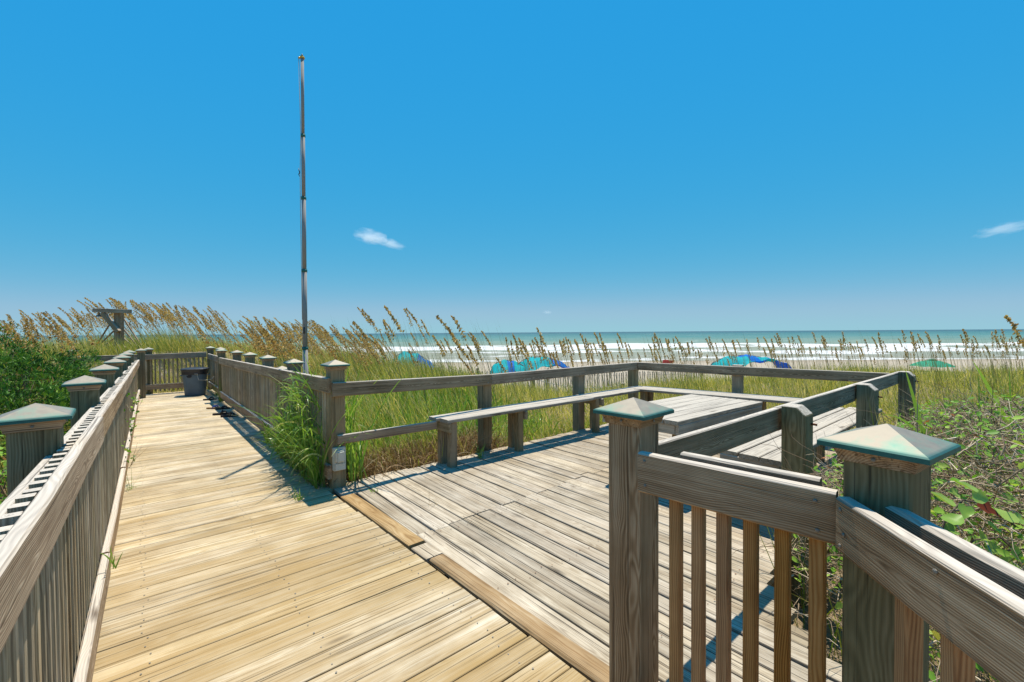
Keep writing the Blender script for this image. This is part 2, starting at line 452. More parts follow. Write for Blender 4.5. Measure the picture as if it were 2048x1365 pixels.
# sea
SEA = -2.62
def sea_mat():
    k = NT('sea_water')
    geo = k.n('NewGeometry')
    P = geo.outputs['Position']
    sx = k.n('SeparateXYZ'); k.put(sx.inputs[0], P)
    y = sx.outputs[1]
    n0 = k.noise(k.vmath('MULTIPLY', P, (0.012, 0.03, 0.03)), 1.0, 4, 0.6)
    ydist = k.math('MULTIPLY_ADD', k.math('SUBTRACT', n0, 0.5), 120.0, y)
    d = k.math('DIVIDE', k.math('LOGARITHM', k.math('MAXIMUM', ydist, 30.0), 10.0), 4.0)
    water = k.ramp(d, [(0.44, (0.27, 0.25, 0.175)), (0.52, (0.20, 0.235, 0.165)), (0.57, (0.13, 0.215, 0.165)), (0.64, (0.045, 0.165, 0.15)), (0.76, (0.014, 0.10, 0.115)), (0.92, (0.010, 0.055, 0.085))])
    patch = k.noise(k.vmath('MULTIPLY', P, (0.010, 0.055, 0.055)), 1.0, 5, 0.65)
    water = k.mix(k.ramp(patch, [(0.42, 0.0), (0.68, 0.55)]), water, k.mix(0.5, water, (0.33, 0.33, 0.24)))
    # foam: breaking bands drawn by noise in the water's own frame
    wob = k.math('MULTIPLY', k.math('SUBTRACT', k.noise(k.vmath('MULTIPLY', P, (0.035, 0.02, 0.02)), 1.0, 3, 0.55), 0.5), 34.0)
    yy = k.math('ADD', y, wob)
    fn = k.noise(k.vmath('MULTIPLY', P, (0.06, 0.24, 0.24)), 1.0, 7, 0.72)
    def band(y0, y1, amt):
        a = k.n('MapRange', interpolation_type='SMOOTHSTEP'); k.put(a.inputs[0], yy); a.inputs[1].default_value = y0 - 3; a.inputs[2].default_value = y0 + 3
        b = k.n('MapRange', interpolation_type='SMOOTHSTEP'); k.put(b.inputs[0], yy); b.inputs[1].default_value = y1 - 6; b.inputs[2].default_value = y1 + 1
        return k.math('MULTIPLY', k.math('MULTIPLY', a.outputs[0], k.math('SUBTRACT', 1.0, b.outputs[0])), amt)
    f = k.math('MAXIMUM', band(100, 138, 0.64), band(60, 70, 0.45))
    f = k.math('MAXIMUM', f, band(82, 97, 0.62))
    f = k.math('MAXIMUM', f, band(66, 104, 0.22))
    foam = k.math('ADD', f, k.math('MULTIPLY', k.math('SUBTRACT', fn, 0.5), 1.9))
    foam = k.math('MULTIPLY', k.ramp(foam, [(0.36, 0.0), (0.52, 1.0)]), k.ramp(f, [(0.02, 0.0), (0.2, 1.0)]))
    # stray white caps far out
    wc = k.noise(k.vmath('MULTIPLY', P, (0.035, 0.11, 0.11)), 1.0, 6, 0.72)
    caps = k.math('MULTIPLY', k.ramp(wc, [(0.63, 0.0), (0.68, 0.75)]), k.ramp(d, [(0.52, 0.0), (0.55, 1.0), (0.75, 1.0), (0.85, 0.2)]))
    foam = k.math('MAXIMUM', foam, caps)
    col = k.mix(foam, water, (0.60, 0.595, 0.57))
    h = k.math('ADD', k.noise(k.vmath('MULTIPLY', P, (0.25, 0.7, 0.7)), 1.0, 5, 0.6), k.math('MULTIPLY', foam, 0.25))
    bs = k.bsdf(col, k.math('ADD', k.math('MULTIPLY', foam, 0.4), 0.5), 0, 0.18, k.bump(h, 0.6, 0.5))
    return k.done(bs)
M['sea'] = sea_mat()
def seaz(X, Y):
    z = SEA + 0 * X
    wob = 9 * np.sin(X * 0.021 + 0.5) + 5 * np.sin(X * 0.06 + 2) + 2.5 * np.sin(X * 0.17)
    for y0, a, wd in ((126, 0.95, 5.0), (106, 0.65, 4.0), (90, 0.45, 3.0), (74, 0.28, 2.4), (160, 0.7, 7.0), (205, 0.6, 9.0)):
        yy = Y + wob * (1 if y0 < 150 else 1.6) - y0
        amp = a * (0.55 + 0.45 * np.sin(X * 0.03 + y0))
        z = z + amp * np.exp(-(yy / wd) ** 2) * smooth(56, 70, Y)
    z = z + 0.06 * np.sin(X * 0.31 + Y * 0.5) * np.sin(Y * 0.37) * smooth(56, 75, Y)
    return z
xs = np.concatenate([np.linspace(-40000, -700, 12), np.linspace(-600, -230, 20), np.linspace(-225, 225, 240), np.linspace(230, 600, 20), np.linspace(700, 40000, 12)])
ys = np.concatenate([np.linspace(56, 240, 170), np.linspace(250, 900, 30), np.array([1200, 2000, 4000, 9000, 20000, 40000])])
tag(put('sea', grid_sheet('sea', xs, ys, seaz, M['sea'])), kind='structure', label='green sea with white breaking surf')

# clouds
def cloud(name, centre, size, seed, dens, label, rot=0.0):
    bm = bmesh.new()
    bmesh.ops.create_icosphere(bm, subdivisions=3, radius=1.0)
    for v in bm.verts:
        n = mnoise.fractal(v.co * 1.4 + Vector((seed, 0, 0)), 0.9, 2.1, 4)
        v.co *= 1.0 + 0.3 * n
    me = bpy.data.meshes.new(name); bm.to_mesh(me); bm.free()
    k = NT(name + '_vapour')
    tc = k.n('TexCoord')
    off = k.vmath('ADD', tc.outputs['Object'], (seed, seed * 0.3, 0))
    nz = k.noise(off, 1.7, 6, 0.62)
    ln = k.n('VectorMath', operation='LENGTH'); k.put(ln.inputs[0], tc.outputs['Object'])
    fall = k.math('SUBTRACT', 1.0, ln.outputs['Value'])
    dd = k.math('ADD', k.math('MULTIPLY', fall, 0.9), k.math('MULTIPLY', k.math('SUBTRACT', nz, 0.52), 2.2))
    dd = k.math('MULTIPLY', k.math('MAXIMUM', dd, 0.0), dens)
    pv = k.n('VolumePrincipled')
    pv.inputs['Color'].default_value = (0.98, 0.98, 1.0, 1)
    pv.inputs['Anisotropy'].default_value = 0.2
    k.t.links.new(dd, pv.inputs['Density'])
    k.t.links.new(pv.outputs[0], k.out.inputs['Volume'])
    me.materials.append(k.m)
    o = bpy.data.objects.new(name, me)
    mw = Matrix.Translation(centre) @ Matrix.Rotation(rot, 4, 'Y') @ Matrix.Diagonal((*size, 1))
    link(o, mw)
    tag(o, label, 'cloud')
    return o
def at(u, v, Y):
    """world point on the view ray of an image point, Y metres ahead"""
    f = 885.0
    d = cam.matrix_world.to_3x3() @ Vector(((u - 1024) / f, (682.5 - v) / f, -1))
    return Vector((0, 0, EYE)) + d * (Y / d.y)
cloud('cloud', at(742, 474, 600), (26, 16, 11), 3.1, 0.085, 'small white cloud puff above the sea oats beside the flagpole', R(10))
cloud('cloud', at(780, 488, 602), (22, 12, 7), 8.4, 0.07, 'thin trailing end of the small white cloud, right of its puff', R(14))
cloud('cloud', at(2010, 458, 620), (46, 14, 10), 5.2, 0.035, 'faint wispy cloud at the far right edge of the sky', R(-12))
cloud('cloud', at(1095, 625, 700), (9, 8, 3.5), 6.6, 0.06, 'tiny faint cloud low over the sea horizon')

# ================================================================== boardwalk and platform decking
walk = thing('boardwalk', W(0, -0.8, -0.02), label='sun-bleached plank boardwalk running to the dune', kind='structure')
TH = 0.038
def tk(s): return -1.56 + 0.0165 * s                     # inner face of the left rails
s = -5.6
while s < 10.25:
    wd = 0.139
    sc_ = s + wd / 2
    t0 = tk(sc_) - 0.20 + random.uniform(-0.012, 0.012)
    if sc_ < 0.0:
        t1 = -0.04 + random.uniform(-0.006, 0.006) + (0.03 * (-sc_) if sc_ > -3.4 else 0.10)
    else:
        t1 = 0.20 + random.uniform(-0.01, 0.01)
    if sc_ > 9.55: t0 = -2.75
    dz = random.uniform(-0.0018, 0.0018)
    sk = random.uniform(-0.0018, 0.0018)
    board('plank', W(sc_ + sk, t0, -TH / 2 + dz), W(sc_ - sk, t1, -TH / 2 + dz), wd - random.uniform(0.0025, 0.0065), TH, M['walk'], walk, c=0.003)
    s += wd + 0.001
# joists under the walkway
for t in (-1.5, -0.75, -0.05):
    board('joist', W(-5.5, t, -TH - 0.075), W(10.1, t, -TH - 0.075), 0.04, 0.14, M['railgrey'], walk)

plat = thing('platform_deck', W(-1.6, 3.0, -0.02), label='weathered grey board platform beside the boardwalk', kind='structure')
PZ = -0.004
def back_s(t):      # back edge of the platform: s limits at this t
    if t <= 5.40: return 0.13
    return 0.13 - (t - 5.40) / 0.60 * 3.3
t = 0.0
row = 0
while t < 6.0:
    wd = 0.140
    tc_ = t + wd / 2 + 0.012
    s_hi, s_lo = min(0.13, back_s(tc_)), -3.36 - 0.75 * float(1 - smooth(0.5, 1.7, tc_))
    mat = M['deck']
    if row == 0:
        # tan board at the seam, its short block and the cracked beam after it
        sl = 0.035
        board('plank', W(-0.28, tc_ - 0.03, -0.012), W(-1.56, tc_ + 0.008, -0.012), 0.128, TH, M['seam'], plat, warp=0.004)
        board('plank', W(-1.585, tc_ + 0.012, -0.022), W(-1.79, tc_ + 0.02, -0.022), 0.132, TH, M['deck'], plat)
        board('plank', W(-1.815, tc_ + 0.02, -0.016), W(-4.4, tc_ + 0.085, -0.016), 0.118, TH, M['seam'], plat, c=0.014, warp=0.006)
        board('plank', W(0.13, tc_, -0.02), W(-0.26, tc_, -0.02), 0.128, TH, M['deck'], plat)
    else:
        j = -1.46 + random.uniform(-0.03, 0.03) + (0.03 * (row % 2)) + 0.045 * tc_
        shift = 0.02 * max(0, 3 - row) / 3
        segs = [(s_hi + random.uniform(-0.02, 0.02), j + 0.003), (j - 0.003, s_lo + random.uniform(-0.03, 0.03))] if s_hi > -1.2 else [(s_hi, s_lo)]
        for a, b in segs:
            if a - b < 0.15: continue
            dz = random.uniform(-0.004, 0.004)
            kx = random.uniform(-0.004, 0.004)
            board('plank', W(a, tc_ + kx, PZ - TH / 2 + dz), W(b, tc_ - kx, PZ - TH / 2 + dz), wd - random.uniform(0.005, 0.013), TH, mat, plat, c=0.005, warp=0.0015)
    t += wd + 0.003
    row += 1
for s_ in (0.08, -1.46, -3.3):
    board('joist', W(s_, 0.1, -TH - 0.09), W(s_, 5.45 + (0 if s_ > -1 else 0.3), -TH - 0.09), 0.04, 0.15, M['railgrey'], plat)

# nail heads along the joists (flat round heads, too small to pick apart)
def discs(name, pts, r, mat, parent, kind='stuff', nseg=6):
    vs, fs = [], []
    for p in pts:
        b = len(vs)
        rr = r * random.uniform(0.8, 1.2)
        for j in range(nseg):
            a = 2 * math.pi * j / nseg
            vs.append((p[0] + rr * math.cos(a), p[1] + rr * math.sin(a), p[2]))
        fs.append(tuple(range(b, b + nseg)))
    o = put(name, mesh_from(name, vs, fs, mat), parent)
    o['kind'] = kind
    return o
pts = []
s = -5.6
while s < 5:
    for tj in (-1.42, -0.76, -0.10):
        for q in (0.03, 0.105):
            pts.append(W(s + q + random.uniform(-.008, .008), tj + random.uniform(-.02, .02), 0.0032))
    s += 0.140
discs('nail_heads', pts, 0.0045, M['steel'], walk)
pts = []
t = 0.155
while t < 5.3:
    for sj in (0.05, -1.40, -1.52, -2.4, -3.25):
        for q in (0.03, 0.105):
            pts.append(W(sj + random.uniform(-.03, .03), t + q, 0.0030))
    t += 0.143
discs('nail_heads', pts, 0.0045, M['rust'], plat)

# ================================================================== railings
def pyramid_cap(half, mat):
    z1, z2 = 0.016, 0.062
    h2 = half * 0.965
    vs = [(-half, -half, 0), (half, -half, 0), (half, half, 0), (-half, half, 0),
          (-half, -half, z1 - 0.004), (half, -half, z1 - 0.004), (half, half, z1 - 0.004), (-half, half, z1 - 0.004),
          (-h2, -h2, z1), (h2, -h2, z1), (h2, h2, z1), (-h2, h2, z1), (0, 0, z2)]
    fs = [(3, 2, 1, 0)]
    for a in range(4):
        b = (a + 1) % 4
        fs += [(a, b, 4 + b, 4 + a), (4 + a, 4 + b, 8 + b, 8 + a), (8 + a, 8 + b, 12)]
    return mesh_from('post_cap', vs, fs, mat)
def cove(h_lo, h_hi, hgt, mat):
    prof = [(h_lo, 0.0), (h_lo + 0.003, 0.012), (h_lo + (h_hi - h_lo) * 0.45, 0.028), (h_hi, hgt)]
    vs, fs = [], []
    for hh, z in prof:
        vs += [(-hh, -hh, z), (hh, -hh, z), (hh, hh, z), (-hh, hh, z)]
    for i in range(len(prof) - 1):
        for a in range(4):
            b = (a + 1) % 4
            fs.append((i * 4 + a, i * 4 + b, i * 4 + 4 + b, i * 4 + 4 + a))
    fs.append((3, 2, 1, 0)); m = (len(prof) - 1) * 4; fs.append((m, m + 1, m + 2, m + 3))
    return mesh_from('post_trim', vs, fs, mat)
_cm = {}
def post(parent, c, z_top, mat, rot, capped=True, side=0.14, z0=-0.3, cap_half=0.108, screws=True):
    """square post standing at c (centre); z_top is the peak of its cap or its own top"""
    zt = z_top - 0.062 - 0.036 if capped else z_top
    o = put('post', box_mesh(zt - z0, side, side, mat, 0.006), parent,
            Matrix.Translation((c.x, c.y, (zt + z0) / 2)) @ Matrix.Rotation(rot, 4, 'Z') @ Matrix.Rotation(R(-90), 4, 'Y'))
    if capped:
        k1 = ('c', round(cap_half, 3)); k2 = ('t', round(cap_half, 3))
        if k1 not in _cm:
            _cm[k1] = pyramid_cap(cap_half, M['cap']); _cm[k2] = cove(side / 2 + 0.006, cap_half * 0.86, 0.036, M['rail'])
        mt = Matrix.Translation((c.x, c.y, zt)) @ Matrix.Rotation(rot, 4, 'Z')
        put('post_trim', _cm[k2], o, mt)
        put('post_cap', _cm[k1], o, Matrix.Translation((c.x, c.y, zt + 0.0362)) @ Matrix.Rotation(rot + random.uniform(-0.03, 0.03), 4, 'Z'))
        if screws:
            for a in (0, 90, 180, 270):
                q = Matrix.Translation((c.x, c.y, zt + 0.018)) @ Matrix.Rotation(rot + R(a), 4, 'Z') @ Matrix.Translation((side / 2 + 0.0155, 0.0, 0)) @ Matrix.Rotation(R(78), 4, 'Y')
                put('screw', SCREW, o, q)
    return o
vs, fs = [], []
for i, (r_, z_) in enumerate(((0.0055, 0.0), (0.0055, 0.002), (0.003, 0.0035))):
    for j in range(8):
        a = j * math.pi / 4
        vs.append((r_ * math.cos(a), r_ * math.sin(a), z_))
for i in range(2):
    for j in range(8):
        fs.append((i * 8 + j, i * 8 + (j + 1) % 8, i * 8 + 8 + (j + 1) % 8, i * 8 + 8 + j))
fs.append(tuple(range(16, 24)))
SCREW = mesh_from('screw', vs, fs, M['steel'])

def balusters(parent, p0, p1, pitch, zb, zt0, zt1, mat, side=0.034, rot=0.0, skip=()):
    """upright square pickets every pitch metres from p0 to p1"""
    L = (p1 - p0).length
    n = int(L / pitch)
    for i in range(n + 1):
        f = (i * pitch) / L
        c = p0.lerp(p1, f)
        if any((c - q).length < 0.1 for q in skip): continue
        zt = zt0 + (zt1 - zt0) * f + random.uniform(-0.004, 0.004)
        me = box_mesh(round(zt - zb, 2), side, side, mat, 0.003)
        put('baluster', me, parent, Matrix.Translation((c.x, c.y, (zt + zb) / 2)) @ Matrix.Rotation(rot + random.uniform(-.03, .03), 4, 'Z') @ Matrix.Rotation(R(-90), 4, 'Y'))

# ---- left railing of the boardwalk
lr = thing('railing', W(-2, -1.7, 0), 'long left boardwalk railing with copper capped posts, beside the dark juniper bushes', 'railing')
def zl(s): return 1.087 - 0.0135 * (s + 2.0)
def left_board(name, s0, s1, zt0, zt1, hh, tin, w, mat, warp=0.0):
    return board(name, W(s0, tk(s0) + tin, zt0 - hh / 2), W(s1, tk(s1) + tin, zt1 - hh / 2), w, hh, mat, lr, c=0.006, warp=warp)
brk = [-3.55, -1.13, 1.05, 4.2, 7.0, 9.40]
for a, b in zip(brk[:-1], brk[1:]):
    left_board('rail', a + 0.002, b - 0.002, zl(a), zl(b), 0.14, -0.019, 0.038, M['rail'], 0.003)
    left_board('rail', a + 0.25 + 0.002, b + 0.25 - 0.002 if b < 9 else b, 0.235, 0.225, 0.135, -0.019, 0.038, M['rail'], 0.003)
lposts = [-3.6, -1.89, -0.2, 1.5, 3.2, 4.9, 6.6, 8.3]
for s_ in lposts:
    post(lr, W(s_, tk(s_) - 0.145), 1.255 - 0.006 * (s_ + 1.9), M['greenpost'], ANG)
for a, b in zip(lposts[:-1], lposts[1:]):
    left_board('outer_rail', a + 0.075, b - 0.075, zl(a) - 0.03, zl(b) - 0.03, 0.085, -0.098, 0.036, M['railgrey'])
    left_board('outer_rail', a + 0.075, b - 0.075, 0.20, 0.20, 0.085, -0.098, 0.036, M['railgrey'])
balusters(lr, W(-3.5, tk(-3.5) - 0.058), W(9.3, tk(9.3) - 0.058), 0.083, 0.06, zl(-3.5) - 0.012, zl(9.3) - 0.012, M['baluster'], 0.036, ANG)
post(lr, W(9.47, tk(9.47) + 0.03), 1.20, M['greenpost'], ANG)
# where the left railing turns with the walkway, behind the viewer
pA = W(-3.55, tk(-3.55) - 0.019); pB = pA + Vector((-0.12, -1.6, 0))
board('rail', pA + UP * 1.035, pB + UP * 1.035, 0.038, 0.14, M['rail'], lr)
board('rail', pA + UP * 0.165, pB + UP * 0.165, 0.038, 0.135, M['rail'], lr)

# ---- end railing
er = thing('railing', W(10.22, -0.6, 0), 'railing across the far end of the boardwalk behind the grey trash can', 'railing')
board('rail', W(10.20, -1.33, 0.955), W(10.20, 0.0, 0.975), 0.038, 0.14, M['rail'], er)
board('rail', W(10.20, -1.33, 0.18), W(10.20, 0.0, 0.18), 0.038, 0.135, M['rail'], er)
balusters(er, W(10.24, -1.28), W(10.24, -0.02), 0.092, 0.06, 0.95, 0.97, M['baluster'], 0.036, ANG)
post(er, W(10.32, -1.22), 1.20, M['greenpost'], ANG)
post(er, W(10.32, 0.10), 1.20, M['greenpost'], ANG)
post(er, W(10.32, -2.62), 1.20, M['greenpost'], ANG)
board('rail', W(10.24, -2.66, 0.955), W(10.24, -1.35, 0.955), 0.038, 0.14, M['rail'], er)

# ---- right railing of the boardwalk
rr = thing('railing', W(3.5, 0.05, 0), 'right boardwalk railing overgrown with green grass, ending at the white outlet box', 'railing')
def zr(s): return 1.087 - 0.0118 * s
def right_board(name, s0, s1, z0, z1, hh, t, w, mat, warp=0.0):
    return board(name, W(s0, t, z0 - hh / 2), W(s1, t, z1 - hh / 2), w, hh, mat, rr, c=0.006, warp=warp)
for a, b in ((-0.005, 2.98), (2.985, 7.52)):
    right_board('rail', a, b, zr(a), zr(b), 0.145, -0.019, 0.038, M['rail'], 0.003)
    right_board('rail', a, b, 0.235, 0.235, 0.135, -0.019, 0.038, M['rail'], 0.003)
right_board('rail', 7.68, 10.18, zr(7.7), 1.0, 0.145, -0.019 + 0.06, 0.038, M['rail'])
right_board('rail', 7.68, 10.18, 0.235, 0.235, 0.135, -0.019 + 0.06, 0.038, M['rail'])
post(rr, W(0.07, 0.071), 1.262, M['post'], ANG)
rposts = [0.07, 1.91, 3.45, 4.93, 6.33]
for s_ in rposts[1:]:
    post(rr, W(s_, 0.148), 1.193, M['post'], ANG)
post(rr, W(7.60, 0.03), 1.20, M['greenpost'], ANG)
post(rr, W(8.9, 0.17), 1.20, M['post'], ANG)
for a, b in zip(rposts, rposts[1:] + [7.5]):
    right_board('outer_rail', a + 0.075, b - 0.075, zr(a) - 0.03, zr(b) - 0.03, 0.085, 0.097, 0.036, M['railgrey'])
    right_board('outer_rail', a + 0.075, b - 0.075, 0.20, 0.20, 0.085, 0.097, 0.036, M['railgrey'])
balusters(rr, W(0.19, 0.022), W(7.45, 0.022), 0.083, 0.06, zr(0) - 0.012, zr(7.5) - 0.012, M['baluster'], 0.036, ANG)
balusters(rr, W(7.72, 0.085), W(10.1, 0.085), 0.075, 0.06, zr(7.7) - 0.012, 0.98, M['baluster'], 0.036, ANG)
# short capped post standing in the grass behind the railing
sp = thing('post', Vector((-3.62, 6.95, 0)), 'short capped post in the grass behind the boardwalk railing near the flagpole', 'post')
post(sp, Vector((-3.62, 6.95, 0)), 1.02, M['post'], ANG, z0=-0.2)

# ---- platform railing, far left side
pr = thing('railing', W(0.2, 2.7, 0), 'single board platform railing behind the long bench, from outlet box to far corner', 'railing')
A0, A1, A2, A3 = W(-0.026, 0.008, 1.045), W(0.17, 2.10, 0.977), W(0.19, 3.93, 0.967), W(0.205, 5.45, 0.972)
hh = 0.138
board('rail', A0 - UP * hh / 2, A1 - UP * hh / 2, 0.038, hh, M['railgrey'], pr, c=0.006)
board('rail', A1 - UP * hh / 2 + N * 0.003, A3 - UP * hh / 2, 0.038, hh, M['railgrey'], pr, c=0.006)
board('rail', W(-0.026, 0.05, 0.48), W(-0.015, 1.16, 0.47), 0.038, 0.09, M['rail'], pr, c=0.006)
for t_, s_, zt in ((2.06, 0.265, 0.955), (3.95, 0.29, 0.95), (5.47, 0.31, 0.955)):
    post(pr, W(s_, t_), zt, M['post'], ANG, capped=False)
    for q in (-0.03, 0.03):
        put('bolt', SCREW, pr, Matrix.Translation(W(s_ - 0.118 - 0.0, t_ + q, zt - 0.06 + q * 0.8)) @ Matrix.Rotation(ANG, 4, 'Z') @ Matrix.Rotation(R(90), 4, 'X') @ Matrix.Scale(2.0, 4))

# ---- platform railing, back side
br = thing('railing', W(-1.5, 5.7, 0), 'platform railing along the seaward side, above the far bench', 'railing')
B0, B1 = W(0.18, 5.43, 0.972), W(-3.02, 5.955, 0.965)
Bm = B0.lerp(B1, 0.93)
board('rail', B0 - UP * hh / 2 , Bm - UP * hh / 2, 0.038, hh, M['railgrey'], br, c=0.006)
board('rail', Bm - UP * hh / 2 , B1.lerp(B0, -0.06) - UP * hh / 2 - N * 0.0, 0.038, hh, M['railgrey'], br, c=0.006)
outw = (B1 - B0).cross(UP).normalized() * -1.0
brot = math.atan2((B1 - B0).y, (B1 - B0).x)
post(br, B0.lerp(B1, 0.50) + outw * 0.09, 0.985, M['post'], brot, capped=False)

# ---- platform railing, right side: posts outside with clipped corners
gr = thing('railing', W(-3.3, 3.2, 0), 'heavy weathered platform railing on the right with clipped top posts in the dune scrub', 'railing')
def chamfer_post(parent, c, z_top, rot, z0=-0.35, side=0.15):
    a = side / 2
    cc = 0.055
    # outer top corner cut at 45 degrees; profile in local (y, z), extruded along x
    prof = [(-a, z0), (-a, z_top - cc), (-a + cc * 1.1, z_top), (a, z_top), (a, z0)]
    vs = [(x, y, z) for x in (-a, a) for y, z in prof]
    n = len(prof)
    fs = [tuple(range(n)), tuple(reversed(range(n, 2 * n)))] + [(j, n + j, n + (j + 1) % n, (j + 1) % n) for j in range(n)]
    me = mesh_from('post', [(v[2], v[1], -v[0]) for v in vs], fs, M['greenpost'])
    bm = bmesh.new(); bm.from_mesh(me); bmesh.ops.recalc_face_normals(bm, faces=bm.faces); bmesh.ops.bevel(bm, geom=list(bm.edges), offset=0.005, segments=1, affect='EDGES'); bm.to_mesh(me); bm.free()
    return put('post', me, parent, Matrix.Translation((c.x, c.y, 0)) @ Matrix.Rotation(rot, 4, 'Z') @ Matrix.Rotation(R(-90), 4, 'Y'))
C0, C1, C2, C3 = W(-3.235, 0.22, 0.975), W(-3.245, 2.02, 0.975), W(-3.26, 4.02, 0.98), W(-3.27, 6.28, 0.972)
for a, b, w_ in ((C0, C1, .16), (C1, C2, .165), (C2, C3, .15)):
    d_ = (b - a).normalized() * 0.003
    board('rail', a + d_ - UP * w_ / 2, b - d_ - UP * w_ / 2, 0.042, w_, M['railgrey'], gr, c=0.006, warp=0.003)
for t_, zt in ((2.06, 1.0), (4.05, 0.99), (6.12, 0.985)):
    chamfer_post(gr, W(-3.365, t_), zt, ANG)
    tube('bolt', [W(-3.44, t_ + 0.03, zt - 0.12), W(-3.475, t_ + 0.03, zt - 0.122)], 0.008, M['rust'], gr, 6)

# ---- near right railing: two sections meeting at a post
nr = thing('railing', Vector((0.6, 1.4, 0)), 'near railing of orange-brown balusters between two copper capped posts', 'railing')
P1 = Vector((0.476, 1.735, 0)); P2 = Vector((0.968, 1.14, 0))
post(nr, P1, 1.262, M['rail'], ANG + R(3), side=0.142, cap_half=0.112)
post(nr, P2, 1.278, M['greenpost'], R(33), side=0.142, cap_half=0.1135)
F0, F1 = Vector((0.447, 1.575, 0)), Vector((0.858, 1.168, 0))       # rail face line
dirn = (F1 - F0).normalized(); outn = Vector((dirn.y, -dirn.x, 0)) * -1.0
if outn.dot(Vector((1, 1, 0))) < 0: outn = -outn
hh = 0.142
board('rail', F0 + outn * 0.019 + UP * (1.088 - hh / 2), F1 + outn * 0.019 + UP * (1.088 - hh / 2), 0.038, hh, M['rail'], nr, c=0.006)
board('rail', F0 + outn * 0.019 + UP * 0.165, F1 + outn * 0.019 + UP * 0.165, 0.038, 0.135, M['rail'], nr, c=0.006)
o0, o1 = F0 + outn * 0.098, F1 + outn * 0.098
board('outer_rail', o0 + dirn * 0.12 + UP * 1.05, o1 - dirn * 0.05 + UP * 1.05, 0.036, 0.085, M['railgrey'], nr, c=0.006)
rotn = math.atan2(dirn.y, dirn.x)
Lr = (F1 - F0).length
for f in (0.20, 0.335, 0.475, 0.615, 0.765, 0.915):
    c = F0.lerp(F1, f) + outn * 0.058
    put('baluster', box_mesh(0.96, 0.038, 0.038, M['newbaluster'], 0.004), nr, Matrix.Translation((c.x, c.y, 0.06 + 0.48)) @ Matrix.Rotation(rotn, 4, 'Z') @ Matrix.Rotation(R(-90), 4, 'Y'))
def screw_on(parent, p, nrm, sc=1.0):
    q = nrm.to_track_quat('Z', 'Y').to_matrix().to_4x4()
    put('screw', SCREW, parent, Matrix.Translation(p) @ q @ Matrix.Scale(sc, 4))
for f, z in ((0.045, 1.062), (0.05, 0.975), (0.92, 1.055), (0.93, 0.975)):
    screw_on(nr, F0.lerp(F1, f) - outn * 0.0005 + UP * z, -outn)
# second section, running back past the viewer
G0, G1 = Vector((0.845, 1.150, 0)), Vector((0.575, -0.9, 0))
d2 = (G1 - G0).normalized(); out2 = Vector((-d2.y, d2.x, 0))
if out2.x < 0: out2 = -out2
board('rail', G0 + out2 * 0.019 + UP * (1.086 - hh / 2), G1 + out2 * 0.019 + UP * (1.086 - hh / 2), 0.038, hh, M['rail'], nr, c=0.006)
board('outer_rail', G0 + out2 * 0.10 + d2 * 0.05 + UP * 1.045, G1 + out2 * 0.10 + UP * 1.045, 0.036, 0.09, M['railgrey'], nr, c=0.008)
board('rail', G0 + out2 * 0.019 + UP * 0.165, G1 + out2 * 0.019 + UP * 0.165, 0.038, 0.135, M['rail'], nr, c=0.006)
for i in range(13):
    c = G0 + d2 * (0.17 + 0.125 * i) + out2 * 0.058
    put('baluster', box_mesh(0.96, 0.038, 0.038, M['newbaluster'], 0.004), nr, Matrix.Translation((c.x, c.y, 0.06 + 0.48)) @ Matrix.Rotation(math.atan2(d2.y, d2.x), 4, 'Z') @ Matrix.Rotation(R(-90), 4, 'Y'))
for f, z in ((0.02, 1.058), (0.035, 1.0), (0.02, 0.965), (0.32, 1.06)):
    screw_on(nr, G0 + d2 * f - out2 * 0.0005 + UP * z, -out2)

# ================================================================== benches and table
BZ = 0.55
def slab(parent, p0, p1, w, nm='slat', z=BZ, th=0.04, mat=None):
    board(nm, Vector((p0.x, p0.y, z - th / 2)), Vector((p1.x, p1.y, z - th / 2)), w, th, mat or M['bench'], parent, c=0.006, warp=0.002)
bl = thing('bench', W(-0.05, 3.2, 0), 'long two-plank bench along the inland grass side of the platform', 'bench')
# two planks, in two lengths
slab(bl, W(-0.135, 1.19), W(-0.125, 3.72), 0.165)
slab(bl, W(0.045, 1.15), W(0.06, 3.72), 0.17)
slab(bl, W(-0.105, 3.73), W(-0.085, 5.42), 0.165)
slab(bl, W(0.075, 3.73), W(0.09, 5.42), 0.17)
def leg(parent, s_, t_, ztop, side=0.088, z0=-0.03):
    c = W(s_, t_)
    put('leg', box_mesh(ztop - z0, side, side, M['post'], 0.005), parent, Matrix.Translation((c.x, c.y, (ztop + z0) / 2)) @ Matrix.Rotation(ANG, 4, 'Z') @ Matrix.Rotation(R(-90), 4, 'Y'))
leg(bl, -0.145, 1.29, 0.505); leg(bl, 0.06, 1.29, 0.505)
leg(bl, -0.145, 2.30, 0.505); leg(bl, 0.08, 2.38, 0.505)
leg(bl, -0.13, 3.86, 0.505); leg(bl, 0.075, 4.06, 0.505)
leg(bl, -0.10, 5.2, 0.505)
for t_ in (1.22, 2.37, 3.93):
    board('support', W(-0.22, t_, 0.455), W(0.13, t_, 0.455), 0.04, 0.105, M['post'], bl)

bb = thing('bench', W(-1.5, 5.5, 0), 'slatted bench below the seaward platform railing, behind the picnic table', 'bench')
bd = (B1 - B0); bd.z = 0
inw = -outw
for off, w_ in ((0.13, 0.15), (0.30, 0.155), (0.45, 0.12)):
    a = B0.lerp(B1, 0.05) + inw * off; b = B0.lerp(B1, 0.87) + inw * off
    slab(bb, a, b, w_, z=BZ + 0.012)
for f in (0.09, 0.36, 0.62, 0.84):
    for off in (0.16, 0.42):
        c = B0.lerp(B1, f) + inw * off
        s_, t_ = st_of(c.x, c.y)
        leg(bb, s_, t_, 0.515)

